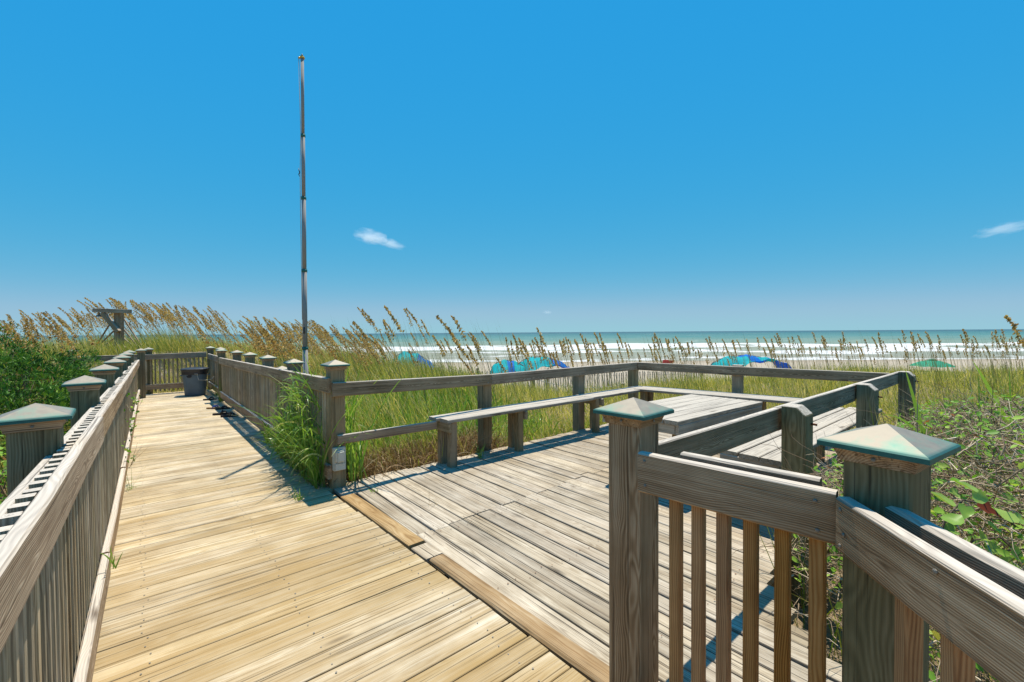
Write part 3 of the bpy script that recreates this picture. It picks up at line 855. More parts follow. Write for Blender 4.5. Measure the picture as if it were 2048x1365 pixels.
bg = thing('bench', W(-3.0, 4.2, 0), 'wide slatted bench against the right platform railing', 'bench')
for i, off in enumerate((0.075, 0.235, 0.40)):
    slab(bg, W(-3.22 + off, 2.20 + 0.01 * i), W(-3.22 + off, 5.55 - 0.12 * i), 0.148)
board('support', W(-3.2, 2.235, 0.47), W(-2.76, 2.235, 0.47), 0.038, 0.09, M['bench'], bg)
for t_ in (2.33, 3.4, 4.6):
    leg(bg, -3.15, t_ + 0.75, 0.508); leg(bg, -2.82, t_, 0.508)

tb = thing('picnic_table', W(-2.0, 3.1, 0), 'plank topped wooden picnic table on the platform behind the near capped post', 'table')
TA, TB, TC = W(-2.39, 2.22), W(-2.45, 3.95), W(-1.60, 3.94)
e1 = TB - TA; e2 = TC - TB
TZ = 0.72
np_ = 6
for i in range(np_):
    f = (i + 0.5) / np_
    a = TA + e2 * f; b = TB + e2 * f
    board('plank', Vector((a.x, a.y, TZ - 0.019)), Vector((b.x, b.y, TZ - 0.019)), e2.length / np_ - 0.007, 0.038, M['bench'], tb, c=0.004)
e2n = e2.normalized(); e1n = e1.normalized()
for f in (0.025, 0.975):
    a = TA + e2 * f + e1n * 0.02; b = TB + e2 * f - e1n * 0.02
    board('apron', Vector((a.x, a.y, TZ - 0.085)), Vector((b.x, b.y, TZ - 0.085)), 0.036, 0.088, M['bench'], tb)
for f in (0.02, 0.98):
    a = TA + e1 * f + e2n * 0.045; b = TA + e1 * f + e2 - e2n * 0.045
    board('apron', Vector((a.x, a.y, TZ - 0.085)), Vector((b.x, b.y, TZ - 0.085)), 0.036, 0.088, M['bench'], tb)
for f1 in (0.12, 0.88):
    for f2 in (0.14, 0.86):
        c = TA + e1 * f1 + e2 * f2
        s_, t_ = st_of(c.x, c.y)
        leg(tb, s_, t_, TZ - 0.04)

# ================================================================== flagpole
M['pole'] = plain('aluminium_pole', (0.29, 0.275, 0.245), 0.85, 0.0, vary=0.06, scale=9)
M['band'] = plain('green_pole_band', (0.02, 0.13, 0.10), 0.5)
M['brass'] = plain('brass_fitting', (0.55, 0.38, 0.08), 0.4, 0.6)
M['rope'] = plain('old_white_rope', (0.50, 0.47, 0.40), 0.9)
M['dark'] = plain('dark_fitting', (0.03, 0.03, 0.035), 0.5)
fp = thing('flagpole', Vector((-2.98, 6.35, -0.3)), 'tall grey metal flagpole with green bands rising from the dune grass', 'flagpole')
fx, fy = -2.955, 6.35
def pole_pt(v): return at(604.5 + (v - 120) * 6.0 / 600, v, fy)
zb_ = [pole_pt(v) for v in (118, 272, 397, 542, 697)]
foot = Vector((zb_[4].x + 0.01, fy, -0.3))
radii = [0.0215, 0.0255, 0.029, 0.033, 0.036]
chain = zb_ + [foot]
for i in range(5):
    r0 = radii[min(i, 4)]
    tube('pole_section', [chain[i], chain[i + 1]], r0, M['pole'], fp, 16)
    if i > 0:
        p = chain[i]
        tube('band', [p + UP * 0.02, p - UP * 0.02], radii[i] + 0.006, M['band'], fp, 16)
tp = chain[0]
vs, fs = tube_geo([tp + UP * 0.0, tp + UP * 0.012, tp + UP * 0.03, tp + UP * 0.034], [0.03, 0.036, 0.03, 0.008], 12)
put('truck_cap', mesh_from('truck_cap', vs, fs, M['brass'], False), fp)
tube('finial', [tp + UP * 0.034, tp + UP * 0.05, tp + UP * 0.066], [0.006, 0.013, 0.004], M['dark'], fp, 8)
tube('pulley', [tp + Vector((-0.055, 0, 0.012)), tp + Vector((-0.03, 0, 0.016))], [0.012, 0.014], M['brass'], fp, 8)
hal = [tp + Vector((-0.05, 0, 0.0))] + [at(u, v, fy - 0.02) for u, v in ((601.5, 270), (600.2, 345), (601.0, 430), (603, 540), (604.5, 640))]
tube('halyard', hal, 0.0045, M['rope'], fp, 5)
kp = at(599.8, 345, fy - 0.02)
tube('rope_knot', [kp + Vector((-0.02, 0, 0.06)), kp + Vector((-0.012, 0, 0.02)), kp, kp + Vector((-0.018, 0, -0.03)), kp + Vector((-0.006, 0, -0.06))], [0.003, 0.006, 0.009, 0.006, 0.003], M['dark'], fp, 6)
tube('cleat', [at(608, 655, fy - 0.04), at(608, 668, fy - 0.04)], 0.01, M['dark'], fp, 6)

# ================================================================== outdoor shower
sh = thing('outdoor_shower', at(240, 720, 13.6), 'wooden outdoor shower post with crossbeam, brace and fan of slats, in the sea oats', 'shower')
SY = 13.6
def sp_(u, v, dy=0.0): return at(u, v, SY + dy)
board('post', sp_(238, 622), sp_(238.5, 760), 0.20, 0.14, M['rail'], sh, up=Vector((0, 1, 0)))
board('beam', sp_(189, 621, -0.13), sp_(260, 623.5, -0.13), 0.14, 0.12, M['rail'], sh)
board('brace', sp_(205, 626, -0.13), sp_(237, 664, -0.13), 0.12, 0.10, M['rail'], sh, up=Vector((0, 1, 0)))
for (u0, v0, u1, v1) in ((242, 629, 288, 700), (242, 652, 282, 702), (242, 672, 276, 702), (242, 690, 268, 706), (222, 645, 186, 702), (228, 662, 180, 708), (230, 676, 186, 708), (230, 690, 196, 708)):
    board('slat', sp_(u0, v0, 0.10), sp_(u1, v1, 0.10), 0.035, 0.035, M['rail'], sh, up=Vector((0, 1, 0)))
tube('pipe', [sp_(198, 626, -0.13), sp_(198, 631, -0.13)], 0.02, M['steel'], sh, 8)
tube('shower_head', [sp_(198, 630, -0.13), sp_(198, 632.5, -0.13), sp_(198, 634, -0.13)], [0.025, 0.075, 0.08], M['steel'], sh, 12)

# ================================================================== trash can
M['bin'] = plain('blue_grey_plastic', (0.10, 0.145, 0.175), 0.5, vary=0.15, scale=5)
M['lid'] = plain('dark_lid_plastic', (0.022, 0.026, 0.034), 0.38, vary=0.15, scale=5)
M['black'] = plain('black_rubber', (0.012, 0.012, 0.013), 0.6)
M['blue'] = plain('blue_rubber', (0.02, 0.06, 0.40), 0.5)
M['tan'] = plain('tan_rubber', (0.30, 0.17, 0.06), 0.6)
M['white'] = plain('cream_white_plastic', (0.56, 0.54, 0.44), 0.35, vary=0.05)
tcn = W(9.25, -0.34)
tr = thing('trash_can', tcn, 'blue-grey plastic trash can with a dark lid in the far boardwalk corner', 'trash can', rotz=0.0)
def superloft(rings, n=28, p=4.0):
    vs, fs = [], []
    for (z, a, b, ox, oy) in rings:
        for j in range(n):
            th = 2 * math.pi * j / n
            c, s2 = math.cos(th), math.sin(th)
            r_ = (abs(c) ** p + abs(s2) ** p) ** (-1 / p)
            vs.append((ox + a * r_ * c, oy + b * r_ * s2, z))
    m = len(rings)
    for i in range(m - 1):
        for j in range(n):
            j2 = (j + 1) % n
            fs.append((i * n + j, i * n + j2, (i + 1) * n + j2, (i + 1) * n + j))
    fs.append(tuple(reversed(range(n)))); fs.append(tuple((m - 1) * n + j for j in range(n)))
    return vs, fs
TR = Matrix.Translation(tcn) @ Matrix.Rotation(R(28), 4, 'Z')
vs, fs = superloft([(0.0, 0.205, 0.20, 0, 0), (0.02, 0.215, 0.21, 0, 0), (0.40, 0.24, 0.235, 0, 0), (0.60, 0.255, 0.25, 0, 0)], p=3.2)
body = put('body', mesh_from('body', vs, fs, M['bin'], False), tr, TR)
vs, fs = superloft([(0.53, 0.262, 0.257, 0, 0), (0.60, 0.272, 0.267, 0, 0), (0.64, 0.285, 0.285, 0, 0), (0.665, 0.292, 0.292, 0, 0), (0.672, 0.28, 0.28, 0, 0), (0.69, 0.18, 0.18, 0, 0)], p=3.2)
put('lid', mesh_from('lid', vs, fs, M['lid'], False), tr, TR)
for a in (0, 180):
    q = TR @ Matrix.Rotation(R(a), 4, 'Z')
    vs, fs = tube_geo([(0.26, -0.08, 0.50), (0.30, -0.08, 0.50), (0.31, 0, 0.49), (0.30, 0.08, 0.50), (0.26, 0.08, 0.50)], 0.012, 6)
    put('handle', mesh_from('handle', vs, fs, M['bin'], True), tr, q)
q = TR @ Matrix.Rotation(R(-110), 4, 'Z')
vs, fs = superloft([(-0.012, 0.05, 0.035, 0, 0), (0.0, 0.06, 0.045, 0, 0)], n=14, p=3)
put('latch', mesh_from('latch', [(0.262 + v[2], v[0], 0.50 + v[1]) for v in vs], fs, M['lid']), tr, q)
h0 = TR @ Vector((0.08, -0.27, 0.50)); h1 = W(9.05, 0.04, 0.45)
tie = [h0, h0 + Vector((0.05, -0.02, -0.10)), h0.lerp(h1, 0.5) - UP * 0.10, h0.lerp(h1, 0.8) - UP * 0.07, h1]
tube('tie_rope', tie, 0.008, M['rope'], tr, 5)
tube('rope_loop', [h0 + Vector((-0.09, 0, 0.0)), h0 + Vector((-0.09, -0.015, 0.045)), h0 + Vector((0.02, -0.015, 0.045)), h0], 0.007, M['rope'], tr, 5)

# ================================================================== sandals
def sandal(p, ang, label, solemat, strapmat, L=0.27, thick=0.022, cross=False):
    t = thing('sandal', p, label, 'sandal')
    mw = Matrix.Translation(p) @ Matrix.Rotation(ang, 4, 'Z')
    n = 16
    vs, fs = [], []
    out = []
    for j in range(n):
        a = 2 * math.pi * j / n
        x = math.cos(a) * L / 2
        wv = 0.045 + 0.008 * (x / (L / 2)) - 0.008 * math.exp(-((x + 0.02) / 0.05) ** 2)
        out.append((x, math.sin(a) * wv))
    for z, sc_ in ((0.002, 0.97), (0.006, 1.0), (thick, 1.0), (thick + 0.003, 0.95)):
        for x, y in out: vs.append((x * sc_, y * sc_, z + (0.006 if x < -L * 0.3 and z > 0.01 else 0)))
    for i in range(3):
        for j in range(n):
            fs.append((i * n + j, i * n + (j + 1) % n, (i + 1) * n + (j + 1) % n, (i + 1) * n + j))
    fs.append(tuple(reversed(range(n)))); fs.append(tuple(3 * n + j for j in range(n)))
    put('sole', mesh_from('sole', vs, fs, solemat), t, mw)
    toe = Vector((L * 0.30, 0, thick))
    for s_ in (-1, 1):
        pts = [toe, Vector((L * 0.22, s_ * 0.022, thick + 0.035)), Vector((L * 0.05, s_ * 0.046, thick + 0.032)), Vector((-L * 0.10, s_ * 0.043, thick - 0.004))]
        vs, fs = tube_geo(pts, [0.006, 0.010, 0.012, 0.009], 6)
        put('strap', mesh_from('strap', vs, fs, strapmat, True), t, mw)
    if cross:
        vs, fs = tube_geo([Vector((L * 0.02, -0.05, thick)), Vector((L * 0.04, -0.03, thick + 0.045)), Vector((L * 0.04, 0.03, thick + 0.045)), Vector((L * 0.02, 0.05, thick))], 0.016, 6)
        put('strap', mesh_from('strap', vs, fs, strapmat, True), t, mw)
sandal(W(7.95, -0.17, 0.0), R(35), 'single black sandal nearest the trash can on the boardwalk', M['black'], M['black'])
sandal(W(6.43, -0.26, 0.0), R(20), 'sandal with blue strap lying left of its pair, middle of the shoes', M['tan'], M['blue'])
sandal(W(6.24, -0.13, 0.0), R(40), 'dark sandal of the blue-strapped pair, closest to the railing', M['black'], M['black'])
sandal(W(5.50, -0.24, 0.0), R(28), 'thick black sandal farther from the viewer of the nearest pair', M['black'], M['black'], 0.29, 0.03, True)
sandal(W(5.16, -0.16, 0.0), R(18), 'thick black sandal nearest the viewer, beside the boardwalk railing', M['black'], M['black'], 0.29, 0.03, True)

# ================================================================== outlet box on the corner post
ob = thing('outlet_box', W(-0.012, 0.03, 0.30), 'cream white weatherproof outlet box on the corner post foot', 'outlet box')
OB = Matrix.Translation(W(-0.003, 0.062, 0.295)) @ Matrix.Rotation(ANG, 4, 'Z')
def rbox(w, d, h, bev, y_off, z_off, taper=1.0):
    bm = bmesh.new()
    bmesh.ops.create_cube(bm, size=1.0)
    for v in bm.verts:
        k_ = taper if v.co.y < 0 else 1.0
        v.co = Vector((v.co.x * w * k_, v.co.y * d + y_off, v.co.z * h * (k_ * 0.5 + 0.5) + z_off))
    bmesh.ops.bevel(bm, geom=list(bm.edges), offset=bev, segments=2, affect='EDGES')
    me = bpy.data.meshes.new('box'); bm.to_mesh(me); bm.free()
    return me
me = rbox(0.118, 0.05, 0.225, 0.006, -0.026, 0.0); me.materials.append(M['white']); put('back_box', me, ob, OB)
me = rbox(0.098, 0.045, 0.125, 0.014, -0.067, 0.03, 0.85); me.materials.append(M['white']); put('cover', me, ob, OB)
me = rbox(0.098, 0.018, 0.07, 0.006, -0.058, -0.072); me.materials.append(M['white']); put('cover_flap', me, ob, OB)

# ================================================================== things on the beach
def rope_pts(a, b, sag, n=8):
    return [a.lerp(b, i / n) - UP * sag * 4 * (i / n) * (1 - i / n) for i in range(n + 1)]
M['picket'] = wood('sand_fence_wood', (0.30, 0.26, 0.20), (0.52, 0.46, 0.37), (0.70, 0.64, 0.54), knot=False, crack=0.2)
M['wire'] = plain('fence_wire', (0.25, 0.22, 0.2), 0.6, 0.5)
sf = thing('sand_fence', Vector((1.0, 19, -1.35)), 'slatted wooden sand fence at the foot of the dune', 'fence')
fpts = [Vector((-4.5, 19.6, 0)), Vector((-1.5, 19.0, 0)), Vector((1.5, 18.6, 0)), Vector((5.0, 18.4, 0)), Vector((8.0, 18.6, 0))]
for a, b in zip(fpts[:-1], fpts[1:]):
    n_ = int((b - a).length / 0.098)
    for i in range(n_):
        c = a.lerp(b, (i + 0.5) / n_)
        z0 = float(gz(c.x, c.y)) - 0.1
        tp_ = c + UP * (z0 + 1.30 + random.uniform(-0.05, 0.05)) + Vector((random.uniform(-.03, .03), 0, 0))
        board('picket', c + UP * z0, tp_, 0.010, 0.038, M['picket'], sf, up=(b - a).normalized())
    for hz in (0.35, 1.05):
        za, zb2 = float(gz(a.x, a.y)) + hz, float(gz(b.x, b.y)) + hz
        tube('wire', [a + UP * za + Vector((0, -0.012, 0)), b + UP * zb2 + Vector((0, -0.012, 0))], 0.004, M['wire'], sf, 4)
for c in fpts:
    z0 = float(gz(c.x, c.y))
    board('post', c + UP * (z0 - 0.2) + Vector((0, 0.06, 0)), c + UP * (z0 + 1.35) + Vector((0, 0.06, 0)), 0.08, 0.08, M['post'], sf, up=Vector((0, 1, 0)))
# rope posts of the beach path in the grass
ap = thing('rope_fence', Vector((0.9, 13.5, -0.7)), 'low rope strung between wooden posts in the dune grass', 'fence')
rp = []
for (u, v, Y) in ((905, 770, 14.0), (1066, 757, 13.2), (1245, 770, 13.6)):
    q = at(u, v, Y); z0 = float(gz(q.x, q.y))
    rp.append(q)
    board('post', Vector((q.x, q.y, z0 - 0.2)), q + UP * 0.05, 0.10, 0.10, M['post'], ap, up=Vector((0, 1, 0)))
for a, b in zip(rp[:-1], rp[1:]):
    tube('rope', rope_pts(a, b, 0.18), 0.012, M['rope'], ap, 5)

def fabric(name, col):
    k = NT(name)
    tc = k.n('TexCoord')
    nz = k.noise(tc.outputs['Object'], 3, 3, 0.5)
    c = k.mix(nz, tuple(x * 0.85 for x in col), tuple(min(1, x * 1.1) for x in col))
    bs = k.bsdf(c, 0.7, 0, 0.2, k.bump(nz, 0.3, 0.1))
    tr_ = k.n('BsdfTranslucent'); k.t.links.new(c, tr_.inputs[0])
    mx = k.n('MixShader'); mx.inputs[0].default_value = 0.45
    k.t.links.new(bs.outputs[0], mx.inputs[1]); k.t.links.new(tr_.outputs[0], mx.inputs[2])
    return k.done(mx)
M['teal'] = fabric('teal_fabric', (0.01, 0.54, 0.56))
M['royal'] = fabric('blue_fabric', (0.01, 0.24, 0.72))
M['mint'] = fabric('green_umbrella_fabric', (0.06, 0.45, 0.27))
M['red'] = plain('red_plastic', (0.60, 0.05, 0.06), 0.5)

def beach_shade(u0, u1, v_top, Y, label, bands, tail, lean=0.35, rise=0.0, seed=0):
    """wind-lofted beach canopy: a bent pole arch with a cloth of coloured bands streaming from it"""
    rnd = random.Random(seed)
    a, b = at(u0, v_top, Y), at(u1, v_top, Y)
    cx = (a + b) / 2
    g0 = float(gz(cx.x, Y))
    Wd = (b - a).length; H = cx.z - g0
    t = thing('beach_tent', Vector((cx.x, Y, g0)), label, 'beach tent')
    arch = []
    for i in range(13):
        q = i / 12
        arch.append(Vector((-Wd / 2 + Wd * q, 0, 0.93 * H * math.sin(math.pi * q) ** 0.42 * (1 + rise * (q - 0.35)))))
    base = Matrix.Translation((cx.x, Y, g0))
    vs, fs = tube_geo(arch, 0.03, 6)
    put('pole', mesh_from('pole', vs, fs, M['pole'], True), t, base)
    ph = rnd.uniform(0, 6)
    nv = 10
    def pt(q, v):
        i = min(int(q * 12), 11); f = q * 12 - i
        p = arch[i].lerp(arch[i + 1], f)
        z = p.z * (1 - tail * v ** 1.3) + 0.15 * H * math.sin(9 * v + 5 * q + ph) * v + 0.05 * H * math.sin(23 * q + 4 * v + ph)
        return Vector((p.x * (1 - 0.12 * v) + lean * Wd * v * 0.35, -1.9 * v, max(z, 0.05)))
    for (q0, q1, mt) in bands:
        nu = max(3, int((q1 - q0) * 22))
        vs, fs = [], []
        for sgn in (0.0, 0.012):
            for i in range(nu + 1):
                for j in range(nv + 1):
                    p = pt(q0 + (q1 - q0) * i / nu, j / nv)
                    vs.append((p.x, p.y, p.z - sgn))
        K = (nu + 1) * (nv + 1)
        for i in range(nu):
            for j in range(nv):
                q = i * (nv + 1) + j
                fs.append((q, q + 1, q + nv + 2, q + nv + 1)); fs.append((K + q, K + q + nv + 1, K + q + nv + 2, K + q + 1))
        put('canopy_panel', mesh_from('canopy_panel', vs, fs, M[mt], True), t, base)
    return t
beach_shade(778, 876, 698, 30, 'teal and blue beach canopy seen through the sea oats, leftmost on the sand', [(0.0, 0.60, 'teal'), (0.60, 1.0, 'royal')], 0.55, 0.2, -0.55, 1)
beach_shade(978, 1060, 717, 29, 'small teal beach canopy sagging left of the overlapping blue one', [(0.0, 0.44, 'teal'), (0.44, 0.60, 'royal'), (0.60, 1.0, 'teal')], 0.6, 0.1, -0.3, 2)
beach_shade(1030, 1140, 710, 33, 'teal beach canopy with wide blue end, behind the small teal one', [(0.0, 0.62, 'teal'), (0.62, 1.0, 'royal')], 0.5, 0.2, -0.35, 3)
beach_shade(1412, 1560, 708, 31, 'wide arched teal beach canopy with blue stripe, seen above the seaward railing', [(0.0, 0.42, 'teal'), (0.42, 0.60, 'royal'), (0.60, 0.74, 'teal'), (0.74, 1.0, 'royal')], 0.25, 0.1, 0.0, 4)
# umbrella
uc = at(1864, 720, 31)
g0 = float(gz(uc.x, 31))
um = thing('beach_umbrella', Vector((uc.x, 31, g0)), 'pale green beach umbrella beyond the dune grass on the right', 'umbrella')
vs, fs = [], []
for i in range(6):
    r_ = 1.2 * i / 5; z = uc.z - 0.42 * (i / 5) ** 1.7
    for j in range(16):
        a = 2 * math.pi * j / 16
        vs.append((uc.x + r_ * math.cos(a), 31 + r_ * math.sin(a), z - (0.04 * (j % 2) if i == 5 else 0)))
for i in range(5):
    for j in range(16):
        fs.append((i * 16 + j, i * 16 + (j + 1) % 16, i * 16 + 16 + (j + 1) % 16, i * 16 + 16 + j))
put('canopy', mesh_from('canopy', vs, fs, M['mint']), um)
tube('pole', [Vector((uc.x, 31, g0 - 0.3)), uc], 0.022, M['pole'], um, 8)
tube('vent_cap', [uc + UP * 0.02, uc + UP * 0.05, uc + UP * 0.07], [0.30, 0.16, 0.02], M['mint'], um, 16)
# red things low on the sand
def beach_chair(u, v, Y, label):
    q = at(u, v, Y); g0 = float(gz(q.x, Y))
    t = thing('beach_chair', Vector((q.x, Y, g0)), label, 'chair')
    h = q.z - g0
    board('backrest', Vector((q.x, Y - 0.02, g0 + 0.3)), Vector((q.x, Y - 0.18, q.z)), 0.02, 0.5, M['red'], t, up=Vector((1, 0, 0)))
    board('seat', Vector((q.x, Y, g0 + 0.3)), Vector((q.x, Y + 0.45, g0 + 0.34)), 0.5, 0.02, M['red'], t)
    for sx_ in (-0.25, 0.25):
        tube('leg', [Vector((q.x + sx_, Y - 0.15, g0)), Vector((q.x + sx_, Y + 0.4, g0 + 0.34))], 0.012, M['pole'], t, 6)
        tube('leg', [Vector((q.x + sx_, Y + 0.4, g0)), Vector((q.x + sx_, Y - 0.05, g0 + 0.34))], 0.012, M['pole'], t, 6)
beach_chair(1330, 720, 40, 'red beach chair back just above the seaward railing, left of two')
beach_chair(1341, 721, 40, 'red beach chair back just above the seaward railing, right of two')
bq = at(912, 741, 24); bz = float(gz(bq.x, 24))
bk = thing('bucket', Vector((bq.x, 24, bz)), 'small red pail on the sand behind the sand fence', 'bucket')
tube('body', [Vector((bq.x, 24, bz)), Vector((bq.x, 24, bz + 0.32))], [0.12, 0.16], M['red'], bk, 14)
tube('handle', [Vector((bq.x - 0.16, 24, bz + 0.31)), Vector((bq.x - 0.1, 24, bz + 0.42)), Vector((bq.x + 0.1, 24, bz + 0.42)), Vector((bq.x + 0.16, 24, bz + 0.31))], 0.01, M['dark'], bk, 5)

# ================================================================== vegetation
def unit(v): return v / np.maximum(np.linalg.norm(v, axis=1, keepdims=True), 1e-9)
def blades(P, Dv, H, Wd, droop, segs=3, rnd=None, taper=0.7, kink=None):
    """ribbons from P along Dv (unit), length H, width Wd, sagging by droop; returns (co, loops, sizes, attrs)"""
    n = len(P)
    H = H[:, None]; side = unit(np.cross(Dv, RNG.normal(size=(n, 3)) * np.array([1, 1, 0.25])))
    if rnd is None: rnd = RNG.random(n)
    rows, al = [], []
    for i in range(segs + 1):
        t = i / segs
        p = P + Dv * H * t + np.array([0, 0, -1.0]) * (droop[:, None] * H * t * t)
        if kink is not None:
            p = p + kink * H * t ** 2
        w = (Wd * (1 - t ** 1.6) ** taper)[:, None] * (0.75 + 0.25 * min(1, 4 * t))
        if i == segs:
            rows.append(p); al.append(1.0)
        else:
            rows.append(p - side * w / 2); rows.append(p + side * w / 2); al += [t, t]
    m = len(rows)
    co = np.stack(rows, 1).reshape(-1, 3)
    base = (np.arange(n) * m)[:, None]
    loops, sizes = [], []
    pat, sz = [], []
    for i in range(segs - 1):
        pat += [2 * i, 2 * i + 1, 2 * i + 3, 2 * i + 2]; sz.append(4)
    i = segs - 1
    pat += [2 * i, 2 * i + 1, 2 * segs]; sz.append(3)
    loops = (base + np.array(pat)[None, :]).reshape(-1)
    return co, loops, np.tile(sz, n), {'rnd': np.repeat(rnd, m), 'along': np.tile(al, n)}
def leaves(P, nrm, axis, size, aspect=0.55, rnd=None, fold=0.25):
    """six-sided pointed leaves"""
    n = len(P)
    axis = unit(axis - nrm * np.sum(axis * nrm, 1, keepdims=True)); sd = np.cross(nrm, axis)
    if rnd is None: rnd = RNG.random(n)
    s = size[:, None]
    pts = []
    for a, b, c in ((-0.5, 0, 0), (-0.2, 0.5, 1), (0.2, 0.36, 1), (0.5, 0, 0), (0.2, -0.36, 1), (-0.2, -0.5, 1)):
        pts.append(P + axis * s * a + sd * s * aspect * b + nrm * s * fold * 0.3 * c)
    co = np.stack(pts, 1).reshape(-1, 3)
    base = (np.arange(n) * 6)[:, None]
    loops = (base + np.array([0, 1, 2, 3, 0, 3, 4, 5])[None, :]).reshape(-1)
    return co, loops, np.full(2 * n, 4), {'rnd': np.repeat(rnd, 6), 'along': np.tile([0, .3, .7, 1, .7, .3], n)}
def twigs(P, Dv, L, rad, wander=0.5, segs=4, sag=0.2, rnd=None):
    """thin crooked three-sided stems"""
    n = len(P)
    if rnd is None: rnd = RNG.random(n)
    pts = [P]; d = Dv.copy()
    for i in range(segs):
        d = unit(d + RNG.normal(size=(n, 3)) * wander * 0.5 + np.array([0, 0, -sag]))
        pts.append(pts[-1] + d * (L / segs)[:, None])
    rows = []
    ref = unit(RNG.normal(size=(n, 3)))
    u = unit(np.cross(Dv, ref)); v = np.cross(unit(Dv), u)
    for i, p in enumerate(pts):
        r = (rad * (1 - 0.75 * i / segs))[:, None]
        for j in range(3):
            a = 2 * math.pi * j / 3
            rows.append(p + (u * math.cos(a) + v * math.sin(a)) * r)
    m = len(rows)
    co = np.stack(rows, 1).reshape(-1, 3)
    pat = []
    for i in range(segs):
        for j in range(3):
            j2 = (j + 1) % 3
            pat += [3 * i + j, 3 * i + j2, 3 * i + 3 + j2, 3 * i + 3 + j]
    loops = ((np.arange(n) * m)[:, None] + np.array(pat)[None, :]).reshape(-1)
    return co, loops, np.full(n * segs * 3, 4), {'rnd': np.repeat(rnd, m), 'along': np.tile(np.repeat(np.arange(segs + 1) / segs, 3), n)}
def cat(parts):
    co, lo, sz, at_ = [], [], [], {'rnd': [], 'along': []}
    b = 0
    for c, l, s_, a in parts:
        co.append(c); lo.append(l + b); sz.append(s_); b += len(c)
        for k_ in at_: at_[k_].append(a[k_])
    return np.concatenate(co), np.concatenate(lo), np.concatenate(sz), {k_: np.concatenate(v) for k_, v in at_.items()}
def deck_free(x, y, pad=0.0):
    s_, t_ = (x - O.x) * D.x + (y - O.y) * D.y, (x - O.x) * N.x + (y - O.y) * N.y
    inw_ = (s_ > -30) & (s_ < 10.4 + pad) & (t_ > -1.86 - pad) & (t_ < 0.22 + pad)
    inb = (s_ > 9.4 - pad) & (s_ < 10.4 + pad) & (t_ > -2.8) & (t_ < 0.2)
    inp = (s_ > -3.42 - pad - 0.75 * (1 - smooth(0.5, 1.7, t_))) & (s_ < 0.17 + pad) & (t_ > 0) & (t_ < 6.0 + pad)
    bk_ = (t_ > 5.5) & (s_ > 0.13 - (t_ - 5.40) / 0.60 * 3.3 + 0.1 + pad)
    return ~(inw_ | inb | (inp & ~bk_))
def scatter(n, x0, x1, y0, y1, dens=None, pad=0.0, cone=1.32):
    x = RNG.uniform(x0, x1, n); y = RNG.uniform(y0, y1, n)
    ok = deck_free(x, y, pad) & (np.abs(x) < cone * y + 0.8)
    if dens is not None: ok &= RNG.random(n) < dens(x, y)
    return x[ok], y[ok]
def grass_dirs(n, lean_mean, lean_sd, wind=(-1.0, 0.1)):
    ang = RNG.uniform(0, 2 * math.pi, n); l = np.abs(RNG.normal(0, lean_sd, n))
    d = np.stack([np.cos(ang) * l + wind[0] * lean_mean, np.sin(ang) * l + wind[1] * lean_mean, np.ones(n)], 1)
    return unit(d)

M['dune'] = leafy('dune_grass', [(0.0, (0.10, 0.17, 0.02)), (0.3, (0.30, 0.36, 0.05)), (0.55, (0.56, 0.52, 0.11)), (0.8, (0.74, 0.61, 0.22)), (1.0, (0.80, 0.67, 0.36))], 0.45)
M['lush'] = leafy('broad_green_grass', [(0.0, (0.07, 0.18, 0.02)), (0.4, (0.18, 0.35, 0.04)), (0.8, (0.34, 0.50, 0.09)), (1.0, (0.55, 0.56, 0.20))], 0.45, 0.35, 0.5)
M['straw'] = leafy('dead_straw', [(0.0, (0.14, 0.075, 0.03)), (0.4, (0.26, 0.155, 0.065)), (0.8, (0.40, 0.28, 0.14)), (1.0, (0.50, 0.40, 0.24))], 0.2, 0.7)
M['stem'] = leafy('sea_oat_stem', [(0.0, (0.16, 0.18, 0.06)), (0.5, (0.27, 0.24, 0.09)), (1.0, (0.33, 0.25, 0.12))], 0.2)
M['oats'] = leafy('sea_oat_seed', [(0.0, (0.26, 0.13, 0.035)), (0.4, (0.48, 0.29, 0.085)), (0.75, (0.64, 0.45, 0.17)), (1.0, (0.74, 0.59, 0.30))], 0.35, 0.6)
M['juniper'] = leafy('juniper_needles', [(0.0, (0.012, 0.04, 0.008)), (0.35, (0.04, 0.125, 0.014)), (0.65, (0.13, 0.28, 0.025)), (0.9, (0.27, 0.40, 0.05)), (1.0, (0.34, 0.20, 0.08))], 0.22)
M['shrub'] = leafy('shrub_leaves', [(0.0, (0.06, 0.18, 0.02)), (0.4, (0.18, 0.38, 0.035)), (0.8, (0.36, 0.56, 0.07)), (0.96, (0.50, 0.58, 0.14)), (1.0, (0.40, 0.15, 0.05))], 0.42, 0.5, 0.3)
M['twig'] = leafy('dry_twigs', [(0.0, (0.12, 0.08, 0.045)), (0.4, (0.28, 0.20, 0.12)), (0.8, (0.48, 0.37, 0.24)), (1.0, (0.62, 0.52, 0.38))], 0.0, 0.8)
M['bark'] = plain('shrub_bark', (0.13, 0.095, 0.065), 0.9, vary=0.3)

def stuff(name, geom, mat, label, category):
    o = put(name, np_mesh(name, *geom[:3], mat, geom[3]))
    return tag(o, label, category, kind='stuff')

